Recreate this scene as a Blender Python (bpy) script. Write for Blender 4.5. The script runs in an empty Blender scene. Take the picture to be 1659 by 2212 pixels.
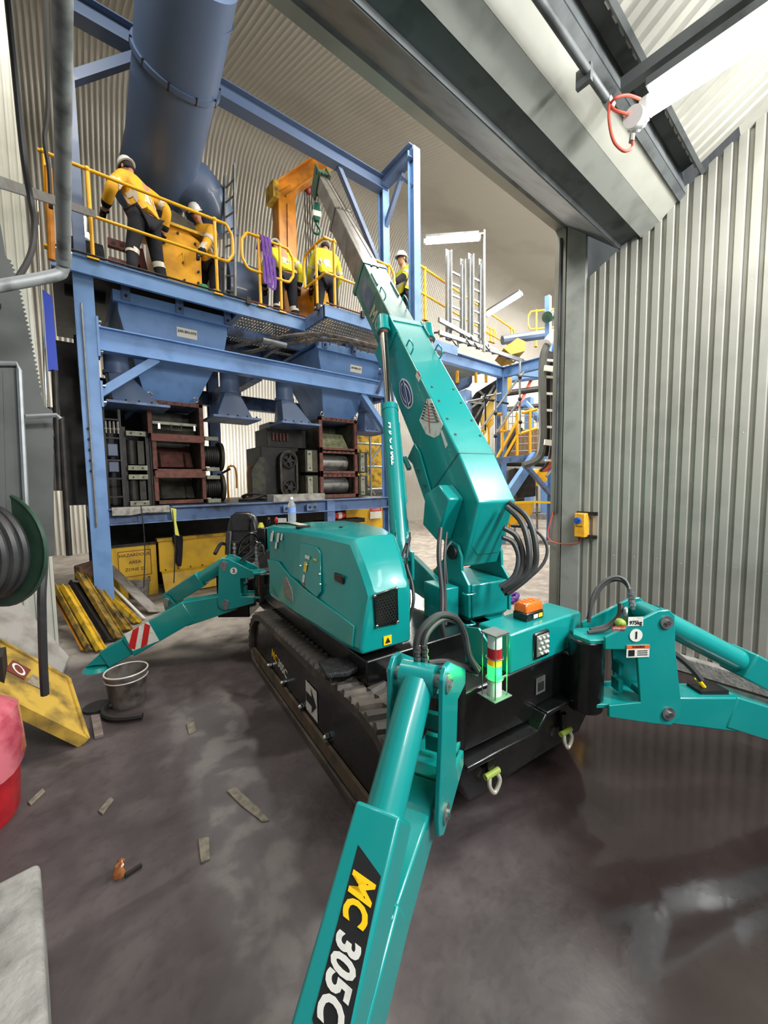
import bpy, bmesh, math, random
from mathutils import Vector, Matrix
V = Vector
random.seed(7)
SC = bpy.context.scene
COL = SC.collection

# ------------------------------------------------------------------ camera
FPX, CXP, CYP, EYE = 835.0, 829.5, 1106.0, 1.7
PITCH, ROLL, YAW = math.radians(-4.3), math.radians(0.8), math.radians(39.0)
FWD = V((math.sin(YAW)*math.cos(PITCH), math.cos(YAW)*math.cos(PITCH), math.sin(PITCH)))
_r = V((math.cos(YAW), -math.sin(YAW), 0)); _u = _r.cross(FWD)
RGT = _r*math.cos(ROLL) - _u*math.sin(ROLL)
UPV = _r*math.sin(ROLL) + _u*math.cos(ROLL)
CAM = V((0, 0, EYE))
cd = bpy.data.cameras.new('camera'); cam = bpy.data.objects.new('camera', cd); COL.objects.link(cam)
cd.sensor_fit = 'AUTO'; cd.sensor_width = 36.0; cd.lens = FPX/2212.0*36.0
cd.clip_start = 0.05; cd.clip_end = 200
m3 = Matrix((RGT, UPV, -FWD)).transposed()
cam.matrix_world = Matrix.Translation(CAM) @ m3.to_4x4()
SC.camera = cam

# ------------------------------------------------------------------ exposure, world, lamps
SC.view_settings.view_transform = 'Standard'; SC.view_settings.look = 'None'
SC.view_settings.gamma = 1.0; SC.view_settings.use_curve_mapping = False
SC.view_settings.exposure = 0.62
w = bpy.data.worlds.new('world'); SC.world = w; w.use_nodes = True
bg = w.node_tree.nodes['Background']; bg.inputs[0].default_value = (0.80, 0.88, 1.0, 1); bg.inputs[1].default_value = 0.24

def area(name, loc, target, sx, sy, power, col=(1, 1, 1)):
    l = bpy.data.lights.new(name, 'AREA'); l.shape = 'RECTANGLE'; l.size = sx; l.size_y = sy
    l.energy = power; l.color = col
    o = bpy.data.objects.new(name, l); COL.objects.link(o); o.location = loc
    d = V(target) - V(loc)
    o.rotation_euler = d.to_track_quat('-Z', 'Y').to_euler()
    return o
WARM = (1.0, 0.96, 0.90)
# high bay lamps of the main hall, hung behind the door head
for i, (x, y, z, p) in enumerate([(0.2, 3.6, 8.2, 150), (5.5, 4.2, 8.0, 190), (10, 4.4, 8.0, 330), (15, 4.6, 8.0, 330), (21, 5.0, 8.0, 330)]):
    area('high_bay_lamp', (x, y, z), (x+0.2, y+1.5, 0), 2.4, 1.2, p, WARM)
# added fill lights behind the door head, brightening the vault
for x, p in ((4.5, 70), (9, 110), (14, 150), (20, 160)):
    area('vault_fill', (x, 2.5, 6.2), (x+0.5, 10.5, 8.6), 1.4, 0.5, p, WARM)
# lights behind the plant; the first is added for daylight on the rear wall
area('plant_backlight', (2.3, 9.6, 2.6), (2.6, 12.5, 1.6), 2.4, 0.6, 170, (1, 0.97, 0.9))
area('plant_backlight', (7.5, 8.6, 3.6), (7.6, 6.0, 0.5), 1.5, 0.6, 160, (1, 0.95, 0.85))
# batten lamps of the annexe behind the photographer, and one added highlight light
area('annexe_light', (0.9, -1.8, 3.9), (1.7, 4.0, 1.6), 1.8, 0.3, 75, (0.98, 0.99, 1.0))
area('annexe_light', (2.9, -2.2, 3.9), (2.2, 3.0, 1.8), 0.3, 1.8, 170, (0.98, 0.99, 1.0))
area('annexe_light', (3.88, -0.30, 4.30), (2.95, 0.85, 0.2), 0.5, 0.5, 60, (0.98, 0.99, 1.0))  # added off-frame light, aimed to put a highlight on the boom foot

# ------------------------------------------------------------------ measuring helpers
def _ray(x, y): return FWD + RGT*((x-CXP)/FPX) - UPV*((y-CYP)/FPX)
def dep(x, y, D): return CAM + _ray(x, y)*D
def ony(x, y, Y): d = _ray(x, y); return CAM + d*(Y/d.y)
def onx(x, y, X): d = _ray(x, y); return CAM + d*(X/d.x)
def onz(x, y, z=0.0): d = _ray(x, y); return CAM + d*((z-EYE)/d.z)
CYAW = math.radians(6.0)                       # the crane stands six degrees off the door axis
CA_ = V((math.sin(CYAW), math.cos(CYAW), 0)); CB_ = V((math.cos(CYAW), -math.sin(CYAW), 0)); CO = V((1.78, 2.49, 0))
def cl(a, b, z): return CO + CA_*a + CB_*b + V((0, 0, z))
def ona(x, y, a): d = _ray(x, y); return CAM + d*((a-(CAM-CO).dot(CA_))/d.dot(CA_))
def onb(x, y, b): d = _ray(x, y); return CAM + d*((b-(CAM-CO).dot(CB_))/d.dot(CB_))
D0 = 2.5
BP = dep(1080, 1071, D0); BT = dep(696, 355, D0*2.15)
BU = (BT-BP).normalized(); BS = BU.cross(V((0, 0, 1))).normalized(); BN = BS.cross(BU)
def bo(u, s, n): return BP + BU*u + BS*s + BN*n

# ------------------------------------------------------------------ mesh builder
def orth(d):
    d = d.normalized(); a = V((0, 0, 1)) if abs(d.z) < 0.9 else V((1, 0, 0))
    x = a.cross(d).normalized(); return x, d.cross(x)
class MB:
    def __init__(s): s.v = []; s.f = []
    def add(s, vs, fs):
        k = len(s.v); s.v += [V(q) for q in vs]; s.f += [tuple(i+k for i in f) for f in fs]; return s
    def hexa(s, p):      # 8 corners: bottom loop then top loop
        return s.add(p, [(3,2,1,0),(4,5,6,7),(0,1,5,4),(1,2,6,5),(2,3,7,6),(3,0,4,7)])
    def box(s, lo, hi):
        (a,b,c),(d,e,f) = lo, hi
        return s.hexa([(a,b,c),(d,b,c),(d,e,c),(a,e,c),(a,b,f),(d,b,f),(d,e,f),(a,e,f)])
    def obox(s, c, X, Y, Z):   # centre and half axes
        c=V(c); X=V(X); Y=V(Y); Z=V(Z)
        return s.hexa([c-X-Y-Z,c+X-Y-Z,c+X+Y-Z,c-X+Y-Z,c-X-Y+Z,c+X-Y+Z,c+X+Y+Z,c-X+Y+Z])
    def beam(s, p0, p1, wd, ht, up=(0,0,1)):
        p0=V(p0); p1=V(p1); d=p1-p0; x=d.cross(V(up))
        if x.length<1e-6: x=d.cross(V((0,1,0)))
        x.normalize(); z=x.cross(d).normalized()
        return s.obox((p0+p1)/2, x*wd/2, d/2, z*ht/2)
    def ibeam(s, p0, p1, wd, ht, t=0.014, up=(0,0,1)):
        p0=V(p0); p1=V(p1); d=p1-p0; x=d.cross(V(up))
        if x.length<1e-6: x=d.cross(V((0,1,0)))
        x.normalize(); z=x.cross(d).normalized(); o=z*(ht-t)/2
        s.beam(p0+o,p1+o,wd,t,up); s.beam(p0-o,p1-o,wd,t,up); return s.beam(p0,p1,t,ht-2*t,up)
    def cyl(s, p0, p1, r, r2=None, n=14, cap=True):
        p0=V(p0); p1=V(p1); r2=r if r2 is None else r2; x,y=orth(p1-p0); k=len(s.v)
        for p,q in ((p0,r),(p1,r2)):
            for i in range(n):
                a=2*math.pi*i/n; s.v.append(p+x*(math.cos(a)*q)+y*(math.sin(a)*q))
        for i in range(n): j=(i+1)%n; s.f.append((k+i,k+j,k+n+j,k+n+i))
        if cap: s.f.append(tuple(k+i for i in reversed(range(n)))); s.f.append(tuple(k+n+i for i in range(n)))
        return s
    def tube(s, pts, r, n=8, closed=False):
        pts=[V(p) for p in pts]; N=len(pts); R=r if isinstance(r,(list,tuple)) else [r]*N
        k=len(s.v); x=None
        for i,p in enumerate(pts):
            if closed: d=pts[(i+1)%N]-pts[i-1]
            else: d=pts[min(i+1,N-1)]-pts[max(i-1,0)]
            d.normalize()
            if x is None: x,y=orth(d)
            else: x=(x-d*x.dot(d)).normalized(); y=d.cross(x)
            for j in range(n):
                a=2*math.pi*j/n; s.v.append(p+x*(math.cos(a)*R[i])+y*(math.sin(a)*R[i]))
        for i in range(N if closed else N-1):
            i2=(i+1)%N
            for j in range(n):
                j2=(j+1)%n; s.f.append((k+i*n+j,k+i*n+j2,k+i2*n+j2,k+i2*n+j))
        if not closed:
            s.f.append(tuple(k+j for j in reversed(range(n)))); s.f.append(tuple(k+(N-1)*n+j for j in range(n)))
        return s
    def prism(s, pts, vec):
        pts=[V(p) for p in pts]; vec=V(vec); n=len(pts)
        fs=[tuple(reversed(range(n))),tuple(range(n,2*n))]+[(i,(i+1)%n,n+(i+1)%n,n+i) for i in range(n)]
        return s.add(pts+[p+vec for p in pts], fs)
    def loft(s, rings, cap=True, closed=True):
        n=len(rings[0]); k=len(s.v)
        for r in rings: s.v += [V(p) for p in r]
        for i in range(len(rings)-1):
            for j in range(n if closed else n-1):
                j2=(j+1)%n; s.f.append((k+i*n+j,k+i*n+j2,k+(i+1)*n+j2,k+(i+1)*n+j))
        if cap and closed:
            s.f.append(tuple(k+j for j in reversed(range(n)))); s.f.append(tuple(k+(len(rings)-1)*n+j for j in range(n)))
        return s
    def ball(s, c, r, n=12, m=8, hemi=False):
        c=V(c); r=(r,r,r) if not isinstance(r,(tuple,list)) else r; rings=[]
        for i in range(m+1):
            t=math.pi*(i/m)*(0.5 if hemi else 1)
            z=math.cos(t); q=max(math.sin(t),0.02)
            rings.append([c+V((r[0]*q*math.cos(2*math.pi*j/n), r[1]*q*math.sin(2*math.pi*j/n), r[2]*z)) for j in range(n)])
        return s.loft(rings[::-1])
    def disc(s, p, d, r, t, n=20):
        p=V(p); d=V(d).normalized(); return s.cyl(p-d*t/2,p+d*t/2,r,n=n)
    def ring(s, p, d, R, r, n=20, k=6):
        p=V(p); x,y=orth(V(d)); return s.tube([p+x*R*math.cos(2*math.pi*i/n)+y*R*math.sin(2*math.pi*i/n) for i in range(n)], r, k, True)
def smooth(pts, k=5):
    pts=[V(p) for p in pts]; out=[]
    for i in range(len(pts)-1):
        a=pts[max(i-1,0)]; b=pts[i]; c=pts[i+1]; d=pts[min(i+2,len(pts)-1)]
        for j in range(k):
            t=j/k; out.append(0.5*((2*b)+(c-a)*t+(2*a-5*b+4*c-d)*t*t+(3*b-a-3*c+d)*t*t*t))
    return out+[pts[-1]]

# ------------------------------------------------------------------ materials
def lin(c):
    return tuple(((x/255)/12.92 if x/255<=0.04045 else ((x/255+0.055)/1.055)**2.4) for x in c)+(1.0,)
MATS={}
def mat(name, col, rough=0.5, metal=0.0, col2=None, scale=6.0, amt=0.5, bump=0.0, coat=0.0, bscale=None, detail=4.0, rvar=0.0):
    if name in MATS: return MATS[name]
    m=bpy.data.materials.new(name); m.use_nodes=True; nt=m.node_tree; b=nt.nodes['Principled BSDF']
    b.inputs['Base Color'].default_value=lin(col); b.inputs['Roughness'].default_value=rough; b.inputs['Metallic'].default_value=metal
    if coat: b.inputs['Coat Weight'].default_value=coat; b.inputs['Coat Roughness'].default_value=0.05
    g=nt.nodes.new('ShaderNodeNewGeometry')
    if col2 is not None or rvar:
        n=nt.nodes.new('ShaderNodeTexNoise'); n.inputs['Scale'].default_value=scale; n.inputs['Detail'].default_value=detail
        nt.links.new(g.outputs['Position'], n.inputs['Vector'])
        r=nt.nodes.new('ShaderNodeMapRange'); r.inputs[1].default_value=0.62-amt*0.35; r.inputs[2].default_value=0.80-amt*0.2; r.clamp=True
        nt.links.new(n.outputs['Fac'], r.inputs[0])
        if col2 is not None:
            mx=nt.nodes.new('ShaderNodeMix'); mx.data_type='RGBA'; mx.inputs[6].default_value=lin(col); mx.inputs[7].default_value=lin(col2)
            nt.links.new(r.outputs[0], mx.inputs[0]); nt.links.new(mx.outputs[2], b.inputs['Base Color'])
        if rvar:
            r2=nt.nodes.new('ShaderNodeMapRange'); r2.inputs[3].default_value=rough; r2.inputs[4].default_value=min(1,rough+rvar)
            nt.links.new(n.outputs['Fac'], r2.inputs[0]); nt.links.new(r2.outputs[0], b.inputs['Roughness'])
    if bump:
        n2=nt.nodes.new('ShaderNodeTexNoise'); n2.inputs['Scale'].default_value=bscale or scale*4; n2.inputs['Detail'].default_value=3
        nt.links.new(g.outputs['Position'], n2.inputs['Vector'])
        bp=nt.nodes.new('ShaderNodeBump'); bp.inputs['Strength'].default_value=bump; bp.inputs['Distance'].default_value=0.02
        nt.links.new(n2.outputs['Fac'], bp.inputs['Height']); nt.links.new(bp.outputs[0], b.inputs['Normal'])
    MATS[name]=m; return m
def emis(name, col, strength):
    if name in MATS: return MATS[name]
    m=bpy.data.materials.new(name); m.use_nodes=True; b=m.node_tree.nodes['Principled BSDF']
    b.inputs['Base Color'].default_value=lin(col); b.inputs['Emission Color'].default_value=lin(col); b.inputs['Emission Strength'].default_value=strength
    MATS[name]=m; return m
TEAL=mat('teal_paint',(8,134,130),0.24,0,(22,140,134),3.0,0.2,coat=0.35,rvar=0.10)
TEALW=mat('teal_paint_worn',(30,100,94),0.34,0,(92,128,116),5.0,0.35,coat=0.2,rvar=0.2)
BLACK=mat('black_paint',(9,9,10),0.20,0,(18,18,18),5,0.3,coat=0.3,rvar=0.15)
RUBBER=mat('rubber',(66,60,54),0.62,0,(98,88,76),6,0.4,bump=0.25)
HOSE=mat('hose_rubber',(48,48,48),0.5,0,(70,68,66),8,0.3)
CHROME=mat('chrome',(225,225,222),0.12,1.0)
STEEL=mat('bare_steel',(165,166,165),0.35,0.85,(120,116,110),9,0.4)
GALV=mat('galvanised',(146,150,150),0.48,0.55,(130,132,132),12,0.5)
BOOMG=mat('boom_grey',(128,124,116),0.42,0.35,(92,86,78),5,0.5)
BLUE=mat('blue_paint',(108,146,196),0.40,0,(92,128,174),4,0.4,rvar=0.15)
BLUED=mat('blue_paint_grimy',(92,116,156),0.45,0,(58,66,80),5,0.45,rvar=0.2)
DUCT=mat('duct_blue',(80,98,128),0.38,0,(80,98,128),3,0.5,coat=0.1,rvar=0.15)
YEL=mat('safety_yellow',(240,178,26),0.38,0,(222,156,22),6,0.3)
YELD=mat('dirty_yellow',(214,170,40),0.55,0,(96,80,40),7,0.5)
ORNG=mat('jib_orange',(206,132,28),0.42,0,(150,90,24),4,0.45)
RUST=mat('rusty_red',(112,66,56),0.75,0,(76,50,42),14,0.6,bump=0.3)
OLIVE=mat('grimy_olive',(66,64,48),0.6,0.1,(36,33,28),8,0.6)
DARK=mat('grimy_black',(30,28,27),0.55,0.2,(52,46,40),8,0.5)
SHEET=mat('zincalume_sheet',(176,174,163),0.36,0.40,(158,156,146),2.5,0.5,rvar=0.12)
VAULT=mat('vault_sheet',(196,193,185),0.32,0.40,(180,176,166),0.5,0.3,rvar=0.1)
CREAM=mat('cream_panel',(206,206,194),0.34,0.15,(188,188,176),2,0.4)
FLASH=mat('grey_flashing',(158,160,152),0.5,0.2,(138,140,132),5,0.4)
DKGRY=mat('dark_grey_steel',(98,102,102),0.5,0.2,(66,68,68),5,0.4)
PANELG=mat('panel_grey',(84,86,82),0.55,0.1,(68,70,66),4,0.5)
WHITE=mat('white_plastic',(232,232,226),0.4)
LABW=mat('label_white',(222,220,210),0.45,0,(190,186,176),30,0.3)
INK=mat('ink_black',(22,22,22),0.5)
YINK=mat('yellow_decal',(250,200,20),0.4)
REDD=mat('red_decal',(196,40,36),0.4)
ORD=mat('orange_decal',(226,100,40),0.4)
CONC=mat('concrete',(150,148,142),0.85,0,(112,110,104),9,0.6,bump=0.4)
TUBE=emis('lamp_tube',(255,253,246),10.0)
HIVIS=mat('hivis_yellow',(226,222,40),0.7,0,(200,196,40),14,0.3)
HIVISO=mat('hivis_gold',(238,178,40),0.7,0,(206,150,34),10,0.4)
NAVY=mat('navy_cloth',(22,23,32),0.85,0,(32,32,40),10,0.4)
SILV=mat('reflective_tape',(214,208,190),0.35)
SKIN=mat('skin',(196,142,116),0.6)
HELM=mat('helmet_white',(236,236,232),0.3)
GREENR=mat('reel_green',(52,78,62),0.4,0,(38,58,46),6,0.4)
PURPLE=mat('purple_sling',(98,48,150),0.7,0,(72,36,112),20,0.4)
REDC=mat('red_cable',(206,86,66),0.5)

# ------------------------------------------------------------------ object builder
def wm(o):
    return (wm(o.parent) if o.parent else Matrix.Identity(4)) @ o.matrix_basis
def mk(name, mb, m, parent=None, label=None, angle=35, bevel=0, seg=2, local=False, kind=None):
    me=bpy.data.meshes.new(name)
    vs=mb.v
    if parent is not None and not local:
        inv=wm(parent).inverted(); vs=[inv@v for v in vs]
    me.from_pydata([tuple(v) for v in vs], [], mb.f)
    bm=bmesh.new(); bm.from_mesh(me); bmesh.ops.recalc_face_normals(bm, faces=bm.faces); bm.to_mesh(me); bm.free()
    if angle:
        me.polygons.foreach_set('use_smooth', [True]*len(me.polygons)); me.set_sharp_from_angle(angle=math.radians(angle))
    me.materials.append(m)
    o=bpy.data.objects.new(name, me); COL.objects.link(o)
    if parent is not None: o.parent=parent
    if bevel:
        b=o.modifiers.new('edge','BEVEL'); b.width=bevel; b.segments=seg; b.limit_method='ANGLE'; b.angle_limit=math.radians(40)
        if angle:
            me.polygons.foreach_set('use_smooth', [True]*len(me.polygons)); b.harden_normals=False
    if label: o['label']=label
    if kind: o['kind']=kind
    return o
def thing(name, label, cat, loc=(0,0,0), rz=0.0, group=None):
    o=bpy.data.objects.new(name, None); COL.objects.link(o); o.empty_display_size=0.1
    o.location=loc; o.rotation_euler=(0,0,rz); o['label']=label; o['category']=cat
    if group: o['group']=group
    return o
def tag(o, label, cat, group=None, kind=None):
    o['label']=label; o['category']=cat
    if group: o['group']=group
    if kind: o['kind']=kind
    return o
def struct(name, mb, m, **k):
    o=mk(name, mb, m, **k); o['kind']='structure'; return o
def dup(root, loc, rz=0.0, label=None, group=None):
    r=root.copy(); COL.objects.link(r); r.location=loc; r.rotation_euler=(0,0,rz)
    if label: r['label']=label
    if group: r['group']=group
    for ch in list(root.children):
        c=ch.copy(); COL.objects.link(c); c.parent=r
        for g in list(ch.children):
            d=g.copy(); COL.objects.link(d); d.parent=c
    return r
def text(name, s, size, org, xd, yd, m, parent=None, off=0.004, shear=0.0, bold=0.0, align='CENTER', ext=0.0008, xs=1.0):
    cu=bpy.data.curves.new(name,'FONT'); cu.body=s; cu.size=size; cu.align_x=align; cu.align_y='CENTER'
    cu.shear=shear; cu.offset=bold; cu.extrude=ext; cu.resolution_u=3
    to=bpy.data.objects.new(name,cu); COL.objects.link(to)
    me=bpy.data.meshes.new_from_object(to); bpy.data.objects.remove(to)
    X=V(xd).normalized(); Y=V(yd); Y=(Y-X*Y.dot(X)).normalized(); Z=X.cross(Y); org=V(org)+Z*off
    inv=wm(parent).inverted() if parent else Matrix.Identity(4)
    for v in me.vertices:
        v.co=inv@(org+X*(v.co.x*xs)+Y*v.co.y+Z*v.co.z)
    me.materials.clear(); me.materials.append(m)
    o=bpy.data.objects.new(name,me); COL.objects.link(o)
    if parent: o.parent=parent
    return o
def sticker(name, c, xd, yd, wd, ht, m, parent, off=0.003, label=None):
    X=V(xd).normalized(); Y=V(yd); Y=(Y-X*Y.dot(X)).normalized(); Z=X.cross(Y); c=V(c)+Z*off
    return mk(name, MB().obox(c, X*wd/2, Y*ht/2, Z*0.001), m, parent, label=label, angle=0)

# ================================================================== SETTING
def corrug(mb, p0, along, L, rows, pitch, depth, nrm, prof=((0,0),(.22,0),(.34,1),(.88,1))):
    """sheet of ribs: runs along `along`; rows = list of (offset vector, top function ignored)"""
    p0=V(p0); al=V(along).normalized(); cols=[]
    n=int(L/pitch)
    for i in range(n):
        for (t,h) in prof: cols.append(((i+t)*pitch, h*depth))
    cols.append((n*pitch,0))
    k=len(mb.v); R=len(rows(0.0))
    for (s,h) in cols:
        rr=rows(s)
        for j,q in enumerate(rr):
            nn=nrm(j) if callable(nrm) else V(nrm)
            mb.v.append(p0+al*s+V(q)+nn*h)
    for i in range(len(cols)-1):
        for j in range(R-1):
            a=k+i*R+j; mb.f.append((a,a+R,a+R+1,a+1))
    return mb

# ---- floor material: dark wet fines in the annexe, pale dusty slab in the hall
def floor_mat():
    m=bpy.data.materials.new('floor_slab'); m.use_nodes=True; nt=m.node_tree; b=nt.nodes['Principled BSDF']; L=nt.links.new
    g=nt.nodes.new('ShaderNodeNewGeometry'); sp=nt.nodes.new('ShaderNodeSeparateXYZ'); L(g.outputs['Position'],sp.inputs[0])
    def noise(sc,det=5,dist=0.0):
        n=nt.nodes.new('ShaderNodeTexNoise'); n.inputs['Scale'].default_value=sc; n.inputs['Detail'].default_value=det; n.inputs['Distortion'].default_value=dist
        L(g.outputs['Position'],n.inputs['Vector']); return n.outputs['Fac']
    def mth(op,a,c,d=None):
        n=nt.nodes.new('ShaderNodeMath'); n.operation=op
        for i,q in enumerate((a,c,d)):
            if q is None: continue
            if isinstance(q,(int,float)): n.inputs[i].default_value=q
            else: L(q,n.inputs[i])
        return n.outputs[0]
    def ss(v,a,c):
        n=nt.nodes.new('ShaderNodeMapRange'); n.interpolation_type='SMOOTHSTEP'; n.inputs[1].default_value=a; n.inputs[2].default_value=c; L(v,n.inputs[0]); return n.outputs[0]
    def mix(f,a,c):
        n=nt.nodes.new('ShaderNodeMix'); n.data_type='RGBA'; L(f,n.inputs[0])
        for i,q in ((6,a),(7,c)):
            if isinstance(q,tuple): n.inputs[i].default_value=lin(q)
            else: L(q,n.inputs[i])
        return n.outputs[2]
    x,y=sp.outputs[0],sp.outputs[1]
    nA=noise(0.9,6,0.4); nB=noise(5.0,8,0.3); nC=noise(22,6); nD=noise(2.2,5,0.8)
    # hall slab beyond the doorway
    hall=ss(mth('ADD',mth('MULTIPLY_ADD',x,0.5,y),mth('MULTIPLY',mth('SUBTRACT',nD,0.5),1.1)),4.35,5.1)
    # dry dusty band beside the tracks (band along the machine axis)
    bc=mth('ADD',mth('MULTIPLY',mth('SUBTRACT',x,1.78),0.9945),mth('MULTIPLY',mth('SUBTRACT',y,2.49),-0.1045))
    bw=mth('ADD',bc,mth('MULTIPLY',mth('SUBTRACT',nD,0.5),0.35))
    band=mth('MULTIPLY',ss(bw,-1.42,-1.22),mth('SUBTRACT',1.0,ss(bw,-0.98,-0.90)))
    band=mth('MULTIPLY',band,mth('SUBTRACT',1.0,ss(y,3.1,3.4)))
    rough_band=mth('MULTIPLY',band,ss(nB,0.45,0.62))
    # wet mud and standing water on the right
    wet=ss(mth('ADD',mth('ADD',mth('MULTIPLY',x,0.75),mth('MULTIPLY',y,-0.55)),mth('MULTIPLY',mth('SUBTRACT',nA,0.5),0.9)),0.45,1.0)
    wet=mth('MULTIPLY',wet,mth('SUBTRACT',1.0,hall))
    damp=ss(noise(1.3,4,1.0),0.50,0.60)
    c=mix(ss(nB,0.35,0.7),(70,61,61),(86,77,76))
    c=mix(mth('MULTIPLY',ss(nC,0.52,0.68),0.35),c,(54,48,49))
    c=mix(mth('MULTIPLY',damp,0.55),c,(46,38,38))
    c=mix(mth('MULTIPLY',band,0.5),c,(108,104,103)); c=mix(mth('MULTIPLY',rough_band,0.5),c,(134,128,122))
    c=mix(mth('MULTIPLY',wet,0.85),c,(36,27,25))
    hc=mix(ss(nB,0.35,0.68),(168,160,150),(138,130,122)); hc=mix(mth('MULTIPLY',ss(nD,0.5,0.64),0.5),hc,(116,108,104))
    c=mix(hall,c,hc)
    L(c,b.inputs['Base Color'])
    r=mth('MULTIPLY_ADD',wet,-0.53,0.60); r=mth('MULTIPLY_ADD',mth('MULTIPLY',damp,mth('SUBTRACT',1.0,wet)),-0.16,r); r=mth('MULTIPLY_ADD',mth('SUBTRACT',nC,0.5),0.12,r)
    r=mth('MULTIPLY_ADD',hall,0.12,r); L(mth('MAXIMUM',r,0.10),b.inputs['Roughness'])
    bp=nt.nodes.new('ShaderNodeBump'); bp.inputs['Distance'].default_value=0.012
    bp.inputs['Strength'].default_value=0.42
    L(mth('MULTIPLY',mth('ADD',mth('MULTIPLY',nC,0.6),mth('MULTIPLY',nB,0.9)),mth('MULTIPLY_ADD',wet,-0.9,1.0)),bp.inputs['Height']); L(bp.outputs[0],b.inputs['Normal'])
    return m
struct('floor', MB().box((-6,-5,-0.2),(30,18,0)), floor_mat(), angle=0)

# ---- right wall of the annexe: ribbed sheets, kerb, flashing, screws
def rtop(y): return 4.21+(0.96-y)*0.553
mb=MB(); corrug(mb,(4.2,1.94,0),(0,-1,0),6.0,lambda s:[(0,0,0),(0,0,rtop(1.94-s))],0.091,0.030,(-1,0,0),((0,0),(.20,0),(.34,1),(.86,1)))
wr=struct('wall_right', mb, SHEET, angle=20)
mb=MB()
for z in (0.96,2.05,3.21):
    for i in range(14):
        yy=1.94-0.091*(i*2+0.6)
        p=V((4.176,yy,z+0.01*math.sin(i*2.1))); mb.ball(p,(0.008,0.008,0.008),6,4)
mk('screws', mb, STEEL, wr)['kind']='stuff'
mb=MB().box((4.10,-4,0),(4.19,1.06,0.13)); struct('trim_1', mb, CONC, bevel=0.01)
# jamb flashing at the doorway
mb=MB(); mb.box((4.158,1.86,0),(4.172,2.06,4.33)); mb.box((4.158,2.05,0),(4.55,2.064,4.33)); mb.box((4.172,1.855,0),(4.2,1.862,4.3))
struct('trim_2', mb, FLASH)
# door-wall above and beside the opening (hall side)
struct('wall_front', MB().box((-6,2.08,4.36),(30,2.2,12)).box((4.2,2.08,0),(30,2.2,4.36)), SHEET, angle=0)
# door head: boxed flashings and channels running across the opening
def strip(pts, th, x0=-4.0, x1=4.19):
    mb=MB()
    for (p,q) in zip(pts,pts[1:]):
        p=V((0,)+p); q=V((0,)+q); d=(q-p).normalized(); n=V((0,d.z,-d.y))*th
        a=[V((x0,0,0))+p-n/2,V((x0,0,0))+q-n/2,V((x0,0,0))+q+n/2,V((x0,0,0))+p+n/2]
        mb.prism(a,(x1-x0,0,0))
    return mb
struct('trim_3', strip([(2.09,4.335),(2.05,4.33),(1.575,3.90),(1.56,3.88)],0.012), DKGRY)
struct('trim_4', strip([(1.56,3.88),(1.55,3.915),(1.40,3.935),(1.38,3.90)],0.012), DKGRY)
struct('trim_5', strip([(1.38,3.90),(1.24,3.965)],0.014), FLASH)
struct('trim_6', strip([(1.24,3.965),(1.10,4.08),(1.13,4.6)],0.014,x1=4.17), mat('head_panel',(172,171,160),.42,.2,(156,155,144),2,.4))
struct('trim_7', strip([(1.10,4.06),(1.06,4.09),(1.10,4.30),(1.0,4.33),(0.955,4.19),(0.93,4.20)],0.014), DKGRY)
# corrugated annexe ceiling rising towards the photographer, with a flashing strip against the wall
mb=MB(); corrug(mb,(-4.0,0,0),(1,0,0),8.19,lambda s:[(0,0.98,rtop(0.98)+0.03),(0,-4,rtop(-4)+0.03)],0.10,0.022,(0,0,-1))
struct('ceiling', mb, SHEET, angle=20)
mb=MB().prism([(4.19,0.72,rtop(.72)-0.02),(4.19,-4,rtop(-4)-0.02),(4.12,-4,rtop(-4)+0.06),(4.05,0.72,rtop(.72)+0.03)],(0,0.0,0.012))
struct('trim_8', mb, SHEET)
# conduit clipped along the door head
t=thing('conduit','grey steel conduit clipped along the door head above the opening','conduit',(2.6,1.0,4.2))
p1=ony(1312,217,1.06); p0=V((-3.0,p1.y,p1.z+0.01))
mk('pipe', MB().cyl(p0,p1,0.022,n=12), DKGRY, t)
mk('gland', MB().cyl(p1-V((0.02,0,0)),p1+V((0.05,0,-0.004)),0.027,n=8), STEEL, t)
cp=ony(1270,160,1.06)
mk('clip', MB().obox(cp+V((0,0.02,0)),(0.014,0,0),(0,0.04,0),(0,0,0.045)), DKGRY, t)

# ---- far vault of the hall
prof=[(2.25,7.9),(5.4,9.1),(8.5,10.2),(9.5,10.57),(10.1,10.72),(10.5,10.70),(10.9,10.5),(11.25,10.1),(11.55,9.6),(11.85,8.9),(12.1,8.0),(12.3,6.8),(12.5,4),(12.6,0)]
def vn(j):
    a=prof[max(j-1,0)]; b=prof[min(j+1,len(prof)-1)]; d=V((0,b[0]-a[0],b[1]-a[1])).normalized(); return V((0,-d.z,d.y))*-1
mb=MB(); corrug(mb,(-5,0,0),(1,0,0),34,lambda s:[(0,y,z) for y,z in prof],0.10,0.038,vn,((0,0),(.25,.25),(.5,1),(.75,.25)))
struct('wall_back', mb, VAULT, angle=50)
struct('wall_left', MB().box((-5.1,2.1,0),(-4.9,13,11)), VAULT, angle=0)
struct('wall_right', MB().box((28,2.1,0),(28.2,13,11)), VAULT, angle=0)

# ================================================================== THE CRANE
crane=thing('spider_crane','teal tracked spider crane with raised telescopic boom in the doorway','crane',(CO.x,CO.y,0))
Z1=V((0,0,1))
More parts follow.
